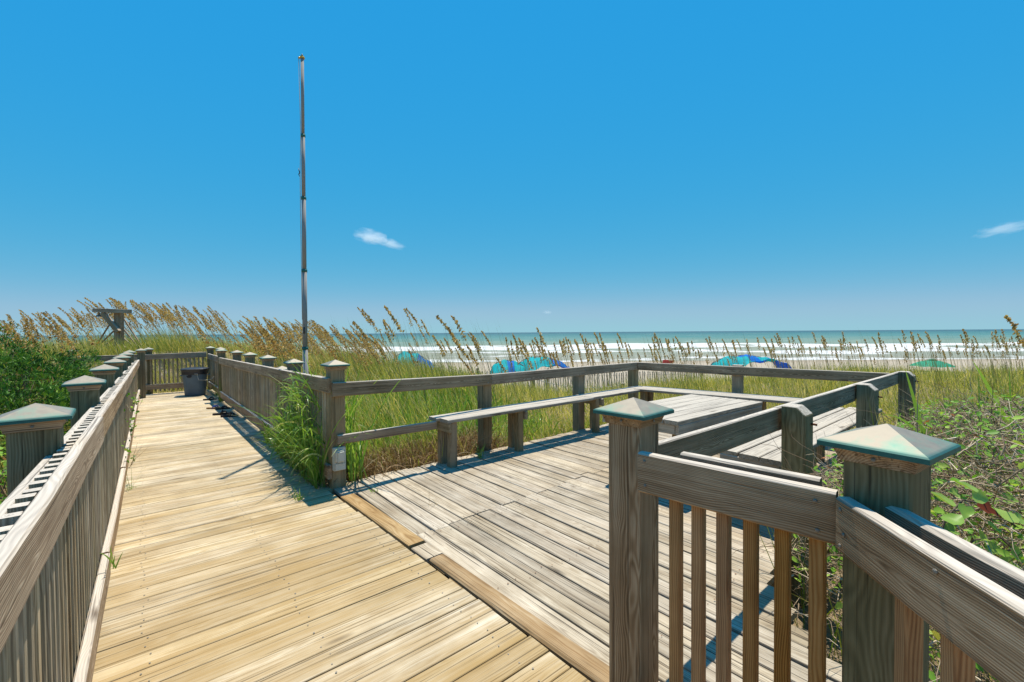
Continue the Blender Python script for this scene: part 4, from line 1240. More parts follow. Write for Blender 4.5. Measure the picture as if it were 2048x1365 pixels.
# ---- dune grass: dense on the left dune, shorter and paler towards the sea on the right
def edge_fade(x, y):
    e = 13.5 + 0.75 * np.clip(-x - 2.0, 0, 14) + 0.12 * np.clip(x - 6, 0, 30) - 2.0 * np.exp(-((x - 1.6) / 2.2) ** 2)
    return 1 - smooth(e, e + 4.0, y)
pn = lambda x, y: 0.5 + 0.5 * np.sin(x * 1.7 + 1.1 * np.sin(y * 1.3)) * np.sin(y * 1.9 + 0.7 * np.sin(x * 2.1))
parts = []
x, y = scatter(170000, -22, -0.5, 5.0, 24, lambda x, y: edge_fade(x, y) * (0.5 + 0.5 * pn(x, y)))
z = gz(x, y); n = len(x)
hf = 0.55 + 0.45 * pn(x * 0.6 + 3, y * 0.6)
parts.append(blades(np.stack([x, y, z], 1), grass_dirs(n, 0.30, 0.30), hf * RNG.uniform(0.6, 1.35, n), RNG.uniform(0.007, 0.015, n), RNG.uniform(0.05, 0.5, n), 3, np.clip(RNG.normal(0.52, 0.28, n) + 0.35 * (pn(x * 0.8, y * 0.8) - 0.5), 0, 1)))
stuff('dune_grass', cat(parts), M['dune'], 'dense yellow-green grass covering the left dune behind the boardwalk', 'grass')
x, y = scatter(210000, -0.5, 24, 3.5, 21, lambda x, y: edge_fade(x, y) * (0.35 + 0.65 * pn(x * 0.9, y * 0.9)))
z = gz(x, y); n = len(x)
g = blades(np.stack([x, y, z], 1), grass_dirs(n, 0.15, 0.5), (0.36 + 0.26 * pn(x * 0.7, y * 0.7)) * RNG.uniform(0.6, 1.5, n), RNG.uniform(0.006, 0.014, n), RNG.uniform(0.05, 0.6, n), 3, np.clip(RNG.normal(0.55, 0.30, n) + 0.3 * (pn(x * 1.9, y * 1.7) - 0.5), 0, 1))
stuff('dune_grass', g, M['dune'], 'short pale grass on the seaward dune beyond the platform railings', 'grass')

# ---- broad green grass between the long bench and the oats
def st_scatter(n, s0, s1, t0, t1, dens=None):
    s_ = RNG.uniform(s0, s1, n); t_ = RNG.uniform(t0, t1, n)
    if dens is not None:
        ok = RNG.random(n) < dens(s_, t_); s_, t_ = s_[ok], t_[ok]
    return O.x + D.x * s_ + N.x * t_, O.y + D.y * s_ + N.y * t_
def arching(x, y, z, hmin, hmax, wmin, wmax, lean=0.35, droop=(0.25, 0.7), rn=(0.5, 0.25), wind=(-0.2, -0.2), segs=5, lm=0.15):
    n = len(x)
    return blades(np.stack([x, y, z], 1), grass_dirs(n, lm, lean, wind), RNG.uniform(hmin, hmax, n), RNG.uniform(wmin, wmax, n), RNG.uniform(*droop, n), segs, np.clip(RNG.normal(*rn, n), 0, 1))
x, y = st_scatter(5600, 0.95, 4.0, 0.30, 4.4, lambda s_, t_: np.clip(1.3 - t_ / 4.5, 0.15, 1))
g = arching(x, y, gz(x, y), 0.45, 1.0, 0.010, 0.022)
x2, y2 = st_scatter(260, 0.25, 0.8, 0.25, 5.2)
g = cat([g, arching(x2, y2, gz(x2, y2), 0.3, 0.75, 0.009, 0.018)])
stuff('broad_grass', g, M['lush'], 'bright green broad-bladed grass behind the long bench', 'grass')
# ---- dead straw under the lower rail
x, y = st_scatter(8500, 0.16, 0.95, 0.16, 2.4)
g = arching(x, y, gz(x, y) + RNG.uniform(0, 0.32, len(x)), 0.25, 0.65, 0.004, 0.010, 0.9, (0.3, 1.0), (0.45, 0.28))
x, y = st_scatter(3400, 0.16, 0.9, 2.2, 5.6)
g2 = arching(x, y, gz(x, y), 0.2, 0.5, 0.004, 0.008, 0.9, (0.3, 0.9), (0.6, 0.25))
stuff('dead_straw', cat([g, g2]), M['straw'], 'tangle of dry brown straw under the platform railing and bench', 'dry grass')
x, y = st_scatter(300, 0.18, 0.5, 0.18, 2.4)

# ---- leafy grass clump climbing over the corner of the boardwalk railing
gc = thing('grass_clump', W(0.9, 0.0, 0), 'arching green grass clump growing over the railing beside the corner post', 'grass clump')
for (cnt, s0, s1, t0, t1, hm, hM) in ((260, 0.12, 1.6, -0.12, -0.03, 0.55, 1.25), (220, 0.3, 1.5, 0.10, 0.40, 1.1, 1.85), (70, 1.3, 2.6, -0.09, -0.03, 0.25, 0.7), (60, 0.05, 0.6, 0.15, 0.4, 1.0, 1.5)):
    s_ = RNG.uniform(s0, s1, cnt); t_ = RNG.uniform(t0, t1, cnt)
    x, y = O.x + D.x * s_ + N.x * t_, O.y + D.y * s_ + N.y * t_
    zb0 = np.full(cnt, -0.02)
    n = cnt
    wdir = (-N.x * 0.8 - D.x * 0.2, -N.y * 0.8 - D.y * 0.2)
    g = blades(np.stack([x, y, zb0], 1), grass_dirs(n, 0.03, 0.12, wdir), RNG.uniform(hm, hM, n), RNG.uniform(0.012, 0.026, n), RNG.uniform(0.2, 0.8, n), 7, np.clip(RNG.normal(0.55, 0.25, n), 0, 1), kink=np.stack([RNG.normal(-0.02, 0.2, n), RNG.normal(-0.08, 0.15, n), np.zeros(n)], 1))
    put('leaf_blades', np_mesh('leaf_blades', *g[:3], M['lush'], g[3]), gc)['kind'] = 'stuff'
cnt = 250
s_ = np.clip(RNG.normal(0.8, 0.5, cnt), 0.1, 2.3); t_ = RNG.uniform(-0.14, -0.03, cnt)
x, y = O.x + D.x * s_ + N.x * t_, O.y + D.y * s_ + N.y * t_
zb0 = RNG.uniform(0.05, 1.05, cnt) * np.exp(-((s_ - 0.7) / 0.75) ** 2)
dv = unit(np.stack([-N.x * RNG.uniform(0.1, 0.7, cnt) + D.x * RNG.normal(0, .5, cnt), -N.y * RNG.uniform(0.1, 0.7, cnt) + D.y * RNG.normal(0, .5, cnt), np.ones(cnt)], 1))
g = blades(np.stack([x, y, zb0], 1), dv, RNG.uniform(0.22, 0.58, cnt), RNG.uniform(0.011, 0.024, cnt), RNG.uniform(0.5, 1.25, cnt), 7, np.clip(RNG.normal(0.6, 0.25, cnt), 0, 1))
put('leaf_blades', np_mesh('leaf_blades', *g[:3], M['lush'], g[3]), gc)['kind'] = 'stuff'
q = twigs(np.stack([x, y, np.zeros(cnt)], 1)[:70], unit(np.stack([RNG.normal(0, .06, 70), RNG.normal(0, .06, 70), np.ones(70)], 1)), RNG.uniform(0.6, 1.2, 70) * np.exp(-((s_[:70] - 0.7) / 0.9) ** 2), np.full(70, 0.004), 0.12, 4, 0.0)
put('stems', np_mesh('stems', *q[:3], M['lush'], q[3]), gc)['kind'] = 'stuff'
s_ = RNG.uniform(0.05, 1.6, 260); t_ = RNG.uniform(-0.12, 0.02, 260)
x, y = O.x + D.x * s_ + N.x * t_, O.y + D.y * s_ + N.y * t_
g = arching(x, y, np.full(260, 0.004), 0.12, 0.45, 0.003, 0.007, 0.7, (0.2, 0.8), (0.5, 0.25))
put('dry_blades', np_mesh('dry_blades', *g[:3], M['straw'], g[3]), gc)['kind'] = 'stuff'

# small tufts growing out of the boards
def tuft(p, n, hm, hM, label, mat='lush', w=(0.004, 0.009), lean=0.45):
    t = thing('grass_tuft', p, label, 'grass tuft')
    x = p.x + RNG.normal(0, 0.018, n); y = p.y + RNG.normal(0, 0.018, n)
    g = arching(x, y, np.full(n, p.z), hm, hM, w[0], w[1], lean, (0.1, 0.7), (0.55, 0.25))
    put('blades', np_mesh('blades', *g[:3], M[mat], g[3]), t)['kind'] = 'stuff'
tuft(W(-0.10, -0.33, 0.002), 16, 0.06, 0.20, 'small grass tuft on the boardwalk in front of the corner post')
tuft(W(-0.35, 0.28, 0.0), 10, 0.04, 0.11, 'tiny grass tuft at the seam between boardwalk and platform')
tuft(W(-0.10, 1.72, 0.0), 22, 0.12, 0.34, 'green grass tuft on the platform edge under the long bench')
tuft(W(7.35, -0.03, 0.0), 22, 0.2, 0.75, 'tall wispy grass tuft by the green far post of the right railing', w=(0.005, 0.010), lean=0.3)
tuft(W(8.75, 0.06, 0.0), 26, 0.2, 0.55, 'grass tuft beside the trash can in the railing corner', w=(0.005, 0.010))
tuft(W(1.3, tk(1.3) + 0.03, 0.0), 16, 0.15, 0.45, 'fine grass tuft leaning from the left railing foot onto the boards', w=(0.002, 0.004), lean=0.8)
tuft(W(-1.15, tk(-1.15) + 0.03, 0.235), 7, 0.10, 0.22, 'short green sprig on the lower left rail nearest the viewer', w=(0.005, 0.010))
tuft(W(-1.0, 0.55, 0.0), 8, 0.08, 0.22, 'dry grass sprig lying on the platform boards near the corner post', 'straw', (0.003, 0.005), 1.0)

# vine sprigs on the left railing
def sprig(p, label, n=16, size=(0.025, 0.05), spread=0.10):
    t = thing('vine_sprig', p, label, 'vine')
    P = np.array(p)[None, :] + RNG.normal(size=(n, 3)) * np.array([spread * 0.35, spread * 0.35, spread])
    nr_ = unit(RNG.normal(size=(n, 3)) + np.array([0.4, -0.6, 0.8]))
    g = leaves(P, nr_, RNG.normal(size=(n, 3)), RNG.uniform(*size, n), 0.7)
    put('leaves', np_mesh('leaves', *g[:3], M['shrub'], g[3]), t)['kind'] = 'stuff'
    q = twigs(np.array(p)[None, :] + RNG.normal(size=(4, 3)) * 0.02 - np.array([0, 0, spread]), unit(RNG.normal(size=(4, 3)) * 0.3 + np.array([0, 0, 1.0])), np.full(4, spread * 2.4), np.full(4, 0.003), 0.4, 4, 0)
    put('stem', np_mesh('stem', *q[:3], M['twig'], q[3]), t)['kind'] = 'stuff'
for s_, z_, lab in ((2.3, 0.45, 'leafy vine sprig poking through the left railing, middle of the row'), (3.0, 0.65, 'leafy vine sprig highest on the left railing balusters'), (1.55, 0.3, 'low vine sprig by the bottom rail of the left railing, nearest of the leaves'), (4.4, 0.55, 'vine sprig on the left railing near the green far post')):
    sprig(W(s_, tk(s_) + 0.02, z_), lab)

# ---- sea oats: one mesh pair per kind, then individual plants
def oat_meshes(seed, H, lean, heavy, head_len):
    rg = np.random.default_rng(seed)
    def axis(t):
        return np.array([-lean * H * t ** 1.9, 0.05 * H * math.sin(t * 2 + seed), H * t * (1 - 0.06 * t ** 4)])
    ts = np.linspace(0, 1, 9)
    pts = [Vector(axis(t)) for t in ts]
    vs, fs = tube_geo(pts, [0.0042 - 0.0030 * t for t in ts], 3, False)
    me = mesh_from('stem', vs, fs, M['stem'])
    a = me.attributes.new('rnd', 'FLOAT', 'POINT'); a.data.foreach_set('value', np.full(len(vs), rg.random(), dtype=np.float32))
    # two or three dry leaf blades on the stalk
    nsp = int(70 * heavy)
    t0 = 1 - head_len / H
    P, AX, NR, S = [], [], [], []
    for i in range(nsp):
        f = i / nsp
        t = t0 + (1 - t0) * f
        c = axis(t)
        br = 0.10 * (1 - 0.75 * f) * rg.uniform(0.2, 1) * (0.5 + 0.5 * heavy)
        ang = rg.normal(0.0, 1.0)
        off = np.array([-0.55 * math.cos(ang), 0.8 * math.sin(ang), -0.35 - 0.5 * rg.random()]) * br + np.array([0.35 * br, 0, 0.2 * br])
        P.append(c + off)
        AX.append(np.array([-0.5 + rg.normal(0, .3), rg.normal(0, .3), -0.8]))
        NR.append(rg.normal(size=3) + np.array([0, -1.2, 0.3]))
        S.append(rg.uniform(0.034, 0.056))
    P = np.array(P); AX = np.array(AX); NR = unit(np.array(NR))
    g = leaves(P, NR, AX, np.array(S), 0.5, np.clip(rg.normal(0.5, 0.25, nsp), 0, 1))
    hd = np_mesh('seed_head', *g[:3], M['oats'], g[3])
    return me, hd
KINDS = {'left': [oat_meshes(i, 1.6, 0.42 + 0.06 * (i % 3), 1.25, 0.56) for i in range(7)],
         'mid': [oat_meshes(20 + i, 1.8, 0.24 + 0.08 * (i % 3), 0.9, 0.42) for i in range(6)],
         'right': [oat_meshes(40 + i, 1.4, 0.10 + 0.05 * (i % 3), 0.55, 0.34) for i in range(6)]}
OH = {'left': 1.6, 'mid': 1.8, 'right': 1.4}
OL = {'left': 0.48, 'mid': 0.32, 'right': 0.15}
EXTRA = []
def env(u, pts):
    return float(np.interp(u, [p[0] for p in pts], [p[1] for p in pts]))
ENV_L = [(-60, 615), (0, 612), (130, 600), (230, 586), (300, 596), (400, 602), (480, 620), (600, 628), (700, 648), (760, 668)]
def oat(kind, u_top, v_top, Y, label, group, sc_w=1.0):
    tp_ = at(u_top, v_top, Y)
    for _ in range(3):
        gx = tp_.x + OL[kind] * (tp_.z - float(gz(tp_.x, Y)))
        g_ = float(gz(gx, Y))
    H = tp_.z - g_
    if H < 0.5: return
    if not bool(deck_free(np.array([gx]), np.array([Y]), 0.1)[0]): return
    k_ = random.choice(KINDS[kind])
    sc_ = H / OH[kind]
    if label is None:
        EXTRA.append((k_, Matrix.Translation((gx, Y, g_)) @ Matrix.Rotation(random.gauss(0, 0.35), 4, 'Z') @ Matrix.Diagonal((sc_, sc_, sc_, 1))))
        return
    o = put('sea_oat', k_[0], None, Matrix.Translation((gx, Y, g_)) @ Matrix.Rotation(random.gauss(0, 0.35), 4, 'Z') @ Matrix.Diagonal((sc_, sc_, sc_, 1)))
    tag(o, label, 'sea oat', group)
    put('seed_head', k_[1], o, WM[o.name])['kind'] = 'stuff'
for i in range(205):
    u = random.uniform(-60, 750)
    v = env(u, ENV_L) + (abs(random.gauss(0, 24)) if u < 420 else random.uniform(0, 58)) + (18 if u < 180 else 0) * random.random()
    place = ('above the juniper bushes' if u < 185 else 'around the outdoor shower' if u < 290 else 'above the far end railing' if u < 430
             else 'between trash can and flagpole' if u < 600 else 'just right of the flagpole')
    oat('left', u, v, random.uniform(14.2, 16.5) if 140 < u < 320 else random.uniform(12.9, 16.0) if 235 < u < 455 else random.uniform(9.5, 14.5), 'golden sea oat bent left in the stand ' + place, 'sea oats on the left dune')
for i in range(46):
    u = random.choice([random.uniform(680, 960), random.uniform(700, 900), random.uniform(900, 1080)])
    v = random.uniform(598, 690) if u < 900 else random.uniform(640, 705)
    place = 'in front of the leftmost beach tent' if 770 < u < 890 else 'between flagpole and leftmost beach tent' if u <= 770 else 'in front of the middle beach tents'
    oat('mid', u, v, random.uniform(6.8, 10.5), 'tall loose sea oat ' + place, 'sea oats above the long bench')
for i in range(84):
    u = random.uniform(1060, 2070)
    v = random.uniform(655, 712) + (0 if u < 1700 else -6)
    place = ('behind the far platform corner' if u < 1300 else 'left of the wide arched beach tent' if u < 1410 else 'in front of the wide arched beach tent' if u < 1565
             else 'between arched tent and green umbrella' if u < 1830 else 'near the green umbrella' if u < 1900 else 'at the far right edge of the photo')
    oat('right', u, v, random.uniform(11.5, 16.5), 'slender sea oat on the seaward dune ' + place, 'sea oats on the seaward dune')
oat('mid', 1985, 612, 6.2, 'lone tall sea oat reaching above the horizon at the far right', None)

# the rest of the stand, too many to pick apart
for i in range(330):
    u = random.uniform(-60, 760) if random.random() < 0.75 else random.uniform(430, 740)
    v = env(u, ENV_L) + random.uniform(4, 66)
    oat('left', u, v, random.uniform(14.3, 17.0) if 140 < u < 320 else random.uniform(12.9, 16.5) if 235 < u < 455 else random.uniform(9.0, 15.0), None, None)
for i in range(250):
    u = random.uniform(1000, 2070)
    oat('right', u, random.uniform(664, 722), random.uniform(11.5, 17.0), None, None)
def join_extra():
    co, lo, sz, mi, rn = [], [], [], [], []
    b = 0
    for (ms, mh), mw in EXTRA:
        for idx, me in ((0, ms), (1, mh)):
            c = np.empty(len(me.vertices) * 3, dtype=np.float32); me.vertices.foreach_get('co', c); c = c.reshape(-1, 3)
            c = c @ np.array(mw.to_3x3()).T + np.array(mw.translation)
            l = np.empty(len(me.loops), dtype=np.int32); me.loops.foreach_get('vertex_index', l)
            t_ = np.empty(len(me.polygons), dtype=np.int32); me.polygons.foreach_get('loop_total', t_)
            r_ = np.empty(len(me.vertices), dtype=np.float32); me.attributes['rnd'].data.foreach_get('value', r_)
            co.append(c); lo.append(l + b); sz.append(t_); mi.append(np.full(len(t_), idx)); rn.append(np.clip(r_ + random.uniform(-.2, .2), 0, 1)); b += len(c)
    me = np_mesh('sea_oat_stand', np.concatenate(co), np.concatenate(lo), np.concatenate(sz), M['stem'], {'rnd': np.concatenate(rn)})
    me.materials.append(M['oats'])
    me.polygons.foreach_set('material_index', np.concatenate(mi).astype(np.int32))
    return tag(put('sea_oat_stand', me), 'massed golden sea oats filling the dunes behind the railings', 'sea oats', kind='stuff')
join_extra()

# bare stalks without seed heads
n = 900
u = RNG.uniform(660, 2060, n); Yv = RNG.uniform(8, 16, n)
pp = np.array([tuple(at(a, b, c)) for a, b, c in zip(u, RNG.uniform(640, 715, n) + np.where(u < 1000, -20, 10), Yv)])
gzv = gz(pp[:, 0], pp[:, 1]); ok = (pp[:, 2] - gzv > 0.5) & deck_free(pp[:, 0], pp[:, 1], 0.1)
pp, gzv = pp[ok], gzv[ok]; n = len(pp)
hh_ = pp[:, 2] - gzv
g = blades(np.stack([pp[:, 0] + 0.2 * hh_, pp[:, 1], gzv], 1), unit(np.stack([-0.12 * np.ones(n) + RNG.normal(0, .06, n), RNG.normal(0, .05, n), np.ones(n)], 1)), hh_, RNG.uniform(0.006, 0.010, n), np.full(n, 0.02), 4, np.clip(RNG.normal(0.5, .25, n), 0, 1), kink=np.stack([-0.12 * np.ones(n), np.zeros(n), np.zeros(n)], 1))
stuff('bare_stalks', g, M['stem'], 'thin bare grass stalks standing above the seaward dune grass', 'stalks')

# ---- juniper bushes on the left
def bush(name, c, rad, n, label, cat_, mat, kind='needle', size=(0.05, 0.12), group=None, seed=0, core=0.55):
    rg = np.random.default_rng(seed)
    g_ = float(gz(c[0], c[1]))
    t = thing(name, Vector((c[0], c[1], g_)), label, cat_, group)
    ds = unit(rg.normal(size=(n, 3))); ds[:, 2] = np.abs(ds[:, 2]) * 1.0 - 0.25
    ds = unit(ds)
    lob = 1 + 0.20 * np.sin(ds[:, 0] * 6 + seed) * np.sin(ds[:, 1] * 7 + 1.3) + 0.16 * np.sin(ds[:, 2] * 9 + ds[:, 0] * 5 + seed) + 0.13 * np.sin(ds[:, 0] * 17 + 2 * seed) * np.sin(ds[:, 1] * 15 + ds[:, 2] * 13)
    rr_ = (core + (1 - core) * rg.random(n) ** 0.45) * lob
    P = np.array([c[0], c[1], c[2]]) + ds * rr_[:, None] * np.array(rad)
    P[:, 2] = np.maximum(P[:, 2], gz(P[:, 0], P[:, 1]) + 0.02)
    gap = np.sin(P[:, 0] * 4.1 + seed) * np.sin(P[:, 1] * 4.7 + 1.7 * seed) * np.sin(P[:, 2] * 5.3 + 0.6) + 0.5 * np.sin(P[:, 0] * 9 + P[:, 2] * 8) * np.sin(P[:, 1] * 10)
    keep = (gap > -0.12) & ((P[:, 0] - O.x) * N.x + (P[:, 1] - O.y) * N.y < -1.95)
    P, ds, rr_, lob = P[keep], ds[keep], rr_[keep], lob[keep]; n = len(P)
    rv = np.clip(rg.normal(0.45, 0.2, n) + 0.9 * (lob - 1) + 0.25 * np.sin(ds[:, 0] * 11 + seed) * np.sin(ds[:, 1] * 13 + ds[:, 2] * 9), 0, 1)
    if kind == 'needle':
        rep = 4
        P2 = np.repeat(P, rep, 0) + rg.normal(size=(n * rep, 3)) * 0.03
        d2_ = unit(np.repeat(ds, rep, 0) * 0.7 + rg.normal(size=(n * rep, 3)) * 0.6 + np.array([0, 0, 0.5]))
        g = blades(P2, d2_, rg.uniform(*size, n * rep) * 0.72, rg.uniform(0.010, 0.02, n * rep), rg.uniform(0, 0.2, n * rep), 2, np.clip(np.repeat(rv, rep) + rg.normal(0, .1, n * rep), 0, 1))
    else:
        g = leaves(P, unit(ds * 0.6 + rg.normal(size=(n, 3)) * 0.6 + np.array([0, 0, 0.7])), rg.normal(size=(n, 3)), rg.uniform(*size, n), 0.6, rv)
    put('crown', np_mesh('crown', *g[:3], M[mat], g[3]), t)['kind'] = 'stuff'
    nb = 26
    q = twigs(np.repeat(np.array([[c[0], c[1], g_ - 0.05]]), nb, 0) + rg.normal(size=(nb, 3)) * np.array([0.12, 0.12, 0]), unit(rg.normal(size=(nb, 3)) * np.array([0.8, 0.8, 0.2]) + np.array([0, 0, 0.8])), rg.uniform(0.6, 1.1, nb) * max(rad), rg.uniform(0.012, 0.03, nb), 0.4, 5, -0.03, np.clip(rg.random(nb) * 0.4, 0, 1))
    put('branches', np_mesh('branches', *q[:3], M['twig'], q[3]), t)['kind'] = 'stuff'
jl = 'juniper bushes left of the boardwalk'
def bw(s_, t_, z): q = W(s_, t_); return (q.x, q.y, z)
bush('juniper_bush', bw(6.0, -3.15, 0.58), (1.5, 1.35, 0.92), 6000, 'large dark green juniper bush at the left edge of the photo', 'bush', 'juniper', 'needle', (0.06, 0.14), jl, 1)
bush('juniper_bush', bw(8.4, -3.25, 0.45), (1.35, 1.25, 0.78), 4600, 'middle dark juniper bush behind the second capped post', 'bush', 'juniper', 'needle', (0.06, 0.13), jl, 2)
bush('juniper_bush', bw(4.0, -2.85, 0.22), (1.05, 1.0, 0.72), 4200, 'low dark juniper bush closest to the left railing', 'bush', 'juniper', 'needle', (0.05, 0.12), jl, 3)
bush('juniper_bush', bw(11.2, -4.0, 0.35), (1.5, 1.2, 0.65), 3600, 'yellowish juniper bush below the outdoor shower', 'bush', 'juniper', 'needle', (0.06, 0.13), jl, 4)
bush('leafy_shrub', bw(0.9, -2.8, 0.0), (0.9, 0.85, 0.70), 3000, 'light green small-leaved shrub behind the nearest capped post on the left', 'shrub', 'shrub', 'leaf', (0.03, 0.055), None, 5)
bush('leafy_shrub', bw(-1.0, -2.75, 0.0), (0.75, 0.8, 0.68), 2600, 'bright green shrub at the left photo edge below the nearest post cap', 'shrub', 'shrub', 'leaf', (0.03, 0.06), None, 6)
bush('leafy_shrub', bw(2.5, -2.7, -0.05), (0.85, 0.8, 0.62), 2600, 'dark leafy shrub in the gap between the two nearest left posts', 'shrub', 'shrub', 'leaf', (0.03, 0.05), None, 7)

# ---- dune scrub on the right: dead twigs, creeping leaves, grass
def scrub_dens(x, y):
    s_, t_ = (x - O.x) * D.x + (y - O.y) * D.y, (x - O.x) * N.x + (y - O.y) * N.y
    return np.where((s_ < -3.46 - 0.75 * (1 - smooth(0.5, 1.7, t_))) & (t_ > 0.24), 1.0, 0.0)
x, y = scatter(42000, 0.9, 7.5, 0.3, 6.2, scrub_dens, 0.02, 1.6)
def scrub_h(x, y):
    s_, t_ = (x - O.x) * D.x + (y - O.y) * D.y, (x - O.x) * N.x + (y - O.y) * N.y
    return 0.16 + 1.12 * smooth(-0.5, 0.3, -3.5 - s_) * smooth(0.3, 1.2, t_) * (0.75 + 0.35 * pn(x * 1.3, y * 1.3)) * (1 - 0.35 * smooth(3.0, 5.5, y))
n = len(x)
hs_ = scrub_h(x, y)
P = np.stack([x, y, gz(x, y) + hs_ * RNG.random(n) ** 0.6], 1)
g = twigs(P, unit(RNG.normal(size=(n, 3)) * np.array([1, 1, 0.55]) + np.array([0, 0, 0.25])), RNG.uniform(0.12, 0.5, n), RNG.uniform(0.0018, 0.0045, n), 0.8, 4, 0.08)
stuff('dead_twigs', g, M['twig'], 'tangle of grey-brown dead twigs filling the dune scrub on the right', 'twigs')
x, y = scatter(56000, 0.9, 7.0, 0.3, 5.4, lambda x, y: scrub_dens(x, y) * np.clip(pn(x * 1.1 + 2, y * 1.2) * 1.6 - 0.25 + 0.9 * (1 - smooth(1.9, 2.8, y)), 0.2, 1), 0.02, 1.6)
n = len(x)
P = np.stack([x, y, gz(x, y) + scrub_h(x, y) * RNG.uniform(0.45, 1.08, n)], 1)
g = leaves(P, unit(RNG.normal(size=(n, 3)) * 0.6 + np.array([0, -0.2, 1.0])), RNG.normal(size=(n, 3)), RNG.uniform(0.016, 0.05, n), 0.62, np.clip(RNG.normal(0.55, 0.25, n), 0, 1))
stuff('creeping_leaves', g, M['shrub'], 'small glossy green leaves creeping over the twigs on the right', 'ground cover')
x, y = scatter(6000, 1.5, 9, 1.2, 7.5, lambda x, y: scrub_dens(x, y) * 0.8, 0.02, 1.5)
n = len(x)
g = blades(np.stack([x, y, gz(x, y) + 0.1], 1), grass_dirs(n, 0.1, 0.4), RNG.uniform(0.5, 1.3, n), RNG.uniform(0.004, 0.010, n), RNG.uniform(0.1, 0.5, n), 5, np.clip(RNG.normal(0.38, 0.25, n), 0, 1))
stuff('scrub_grass', g, M['dune'], 'thin grass rising through the twigs on the right', 'grass')

x, y = scatter(9000, 3.2, 10, 3.0, 8.0, lambda x, y: scrub_dens(x, y) * smooth(0.72, 0.95, x / y), 0.02, 1.4)
n = len(x)
g = blades(np.stack([x, y, gz(x, y)], 1), grass_dirs(n, 0.06, 0.3), RNG.uniform(0.7, 1.45, n), RNG.uniform(0.006, 0.013, n), RNG.uniform(0.05, 0.45, n), 5, np.clip(RNG.normal(0.42, 0.25, n), 0, 1))
stuff('tall_grass', g, M['dune'], 'tall straw-green grass rising at the right edge beyond the twigs', 'grass')

# greenbrier vine with broad leaves, each leaf its own piece
M['brier'] = leafy('greenbrier_leaves', [(0.0, (0.10, 0.24, 0.03)), (0.5, (0.24, 0.42, 0.06)), (1.0, (0.36, 0.50, 0.10))], 0.4, 0.35, 0.5)
M['brier_red'] = leafy('withered_brier_leaf', [(0.0, (0.16, 0.03, 0.01)), (1.0, (0.24, 0.06, 0.02))], 0.3)
def heart_leaf(mat, seed):
    pts = [(-0.42, 0.0), (-0.50, 0.22), (-0.36, 0.42), (-0.05, 0.43), (0.22, 0.27), (0.55, 0.0)]
    rg = random.Random(seed)
    vs = [(0, 0, -0.04)]
    full = pts + [(p[0], -p[1]) for p in reversed(pts[1:-1])]
    for x_, y_ in full: vs.append((x_, y_, 0.38 * abs(y_) - 0.45 * x_ * abs(x_) + rg.uniform(-.05, .05)))
    fs = [(0, i + 1, (i + 1) % len(full) + 1) for i in range(len(full))]
    me = mesh_from('leaf', vs, fs, mat, True)
    a = me.attributes.new('rnd', 'FLOAT', 'POINT'); a.data.foreach_set('value', np.full(len(vs), rg.random(), dtype=np.float32))
    return me
HL = [heart_leaf(M['brier'], i) for i in range(5)]; HR = heart_leaf(M['brier_red'], 9)
gb = thing('greenbrier_vine', Vector((2.0, 1.75, -0.3)), 'broad-leaved green vine with one red leaf beside the nearest capped post', 'vine')
spots = [(1885, 1000), (1905, 985), (1935, 975), (1960, 995), (1910, 1040), (1930, 1025), (1975, 1020), (2005, 1030), (1990, 1060), (1965, 1075), (1940, 1085), (2020, 1000), (2035, 1040), (1990, 1100), (1895, 1060), (2010, 1130), (2035, 1110), (1920, 1100)]
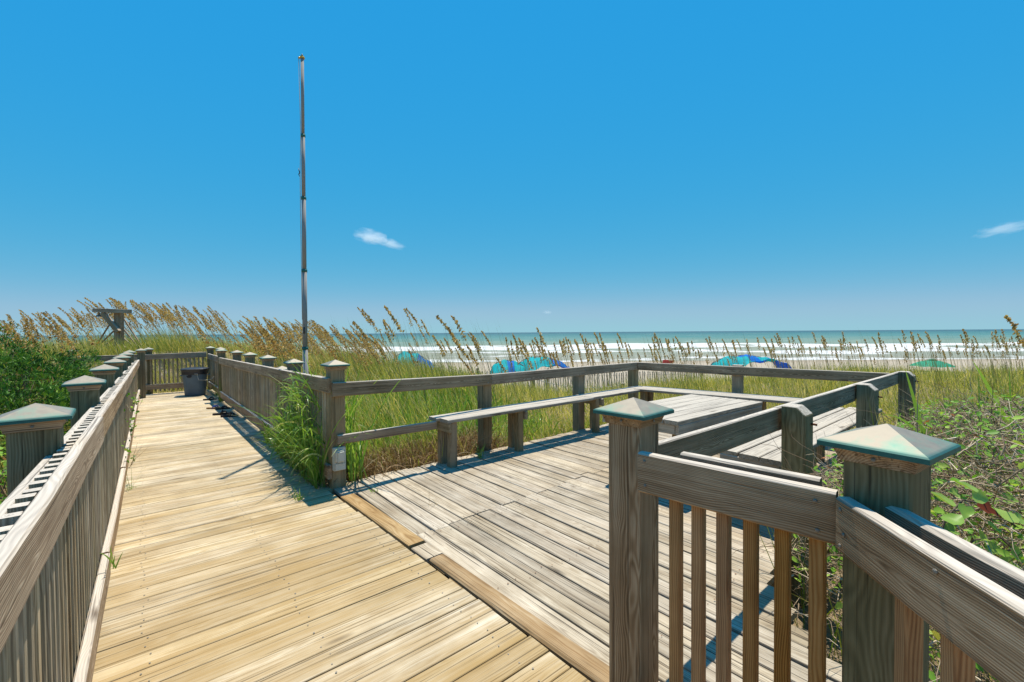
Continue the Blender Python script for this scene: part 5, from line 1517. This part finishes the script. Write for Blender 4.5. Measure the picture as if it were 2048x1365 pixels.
for i, (u, v) in enumerate(spots):
    p = at(u, v, random.uniform(1.55, 1.95))
    q = Vector((random.uniform(-.5, .5), random.uniform(-1.0, -0.2), random.uniform(0.4, 1.0))).normalized().to_track_quat('Z', 'Y').to_matrix().to_4x4()
    sc_ = random.uniform(0.045, 0.08)
    put('leaf', HR if i == 6 else random.choice(HL), gb, Matrix.Translation(p) @ q @ Matrix.Rotation(random.uniform(0, 6.3), 4, 'Z') @ Matrix.Scale(sc_, 4))
vp = [at(u, v, 1.8) for u, v in ((1870, 1120), (1890, 1040), (1925, 1000), (1975, 1010), (2040, 1060))]
tube('stem', vp, 0.004, M['bark'], gb, 5)
vp = [at(u, v, 1.8) for u, v in ((1900, 1120), (1950, 1080), (2000, 1075), (2050, 1120))]
tube('stem', vp, 0.0035, M['bark'], gb, 5)

# broad green blades standing out of the scrub
def tall_blades(specs, label):
    P, Dv, H, Wd, dr, kk = [], [], [], [], [], []
    for (u0, v0, u1, v1, Y, w, d_) in specs:
        a, b = at(u0, v0, Y), at(u1, v1, Y)
        e = b - a
        P.append(tuple(a)); H.append(e.length); Dv.append(tuple((e + UP * d_ * e.length).normalized())); Wd.append(w); dr.append(d_)
    g = blades(np.array(P), unit(np.array(Dv)), np.array(H), np.array(Wd), np.array(dr), 8, np.clip(RNG.normal(0.6, .15, len(P)), 0, 1))
    root = thing('broad_grass_plant', Vector(P[0]), label, 'grass')
    put('leaf_blades', np_mesh('leaf_blades', *g[:3], M['lush'], g[3]), root)['kind'] = 'stuff'
tall_blades([(2030, 880, 1935, 700, 3.6, 0.035, 0.12), (2028, 880, 2075, 745, 3.6, 0.03, 0.4), (2025, 880, 1972, 775, 3.6, 0.025, 0.5), (2030, 880, 2065, 790, 3.6, 0.03, 0.6), (1960, 870, 1957, 748, 3.5, 0.018, 0.0), (2024, 880, 2018, 730, 3.6, 0.014, 0.0)], 'broad arching green grass blades at the far right edge above the twigs')
tall_blades([(1850, 880, 1808, 730, 3.3, 0.028, 0.05), (1850, 880, 1725, 795, 3.3, 0.018, 0.45), (1850, 880, 1862, 800, 3.3, 0.03, 0.7), (1850, 880, 1828, 825, 3.3, 0.03, 0.9), (1852, 880, 1875, 770, 3.3, 0.012, 0.1)], 'green grass plant with one long arching blade across the clipped posts')
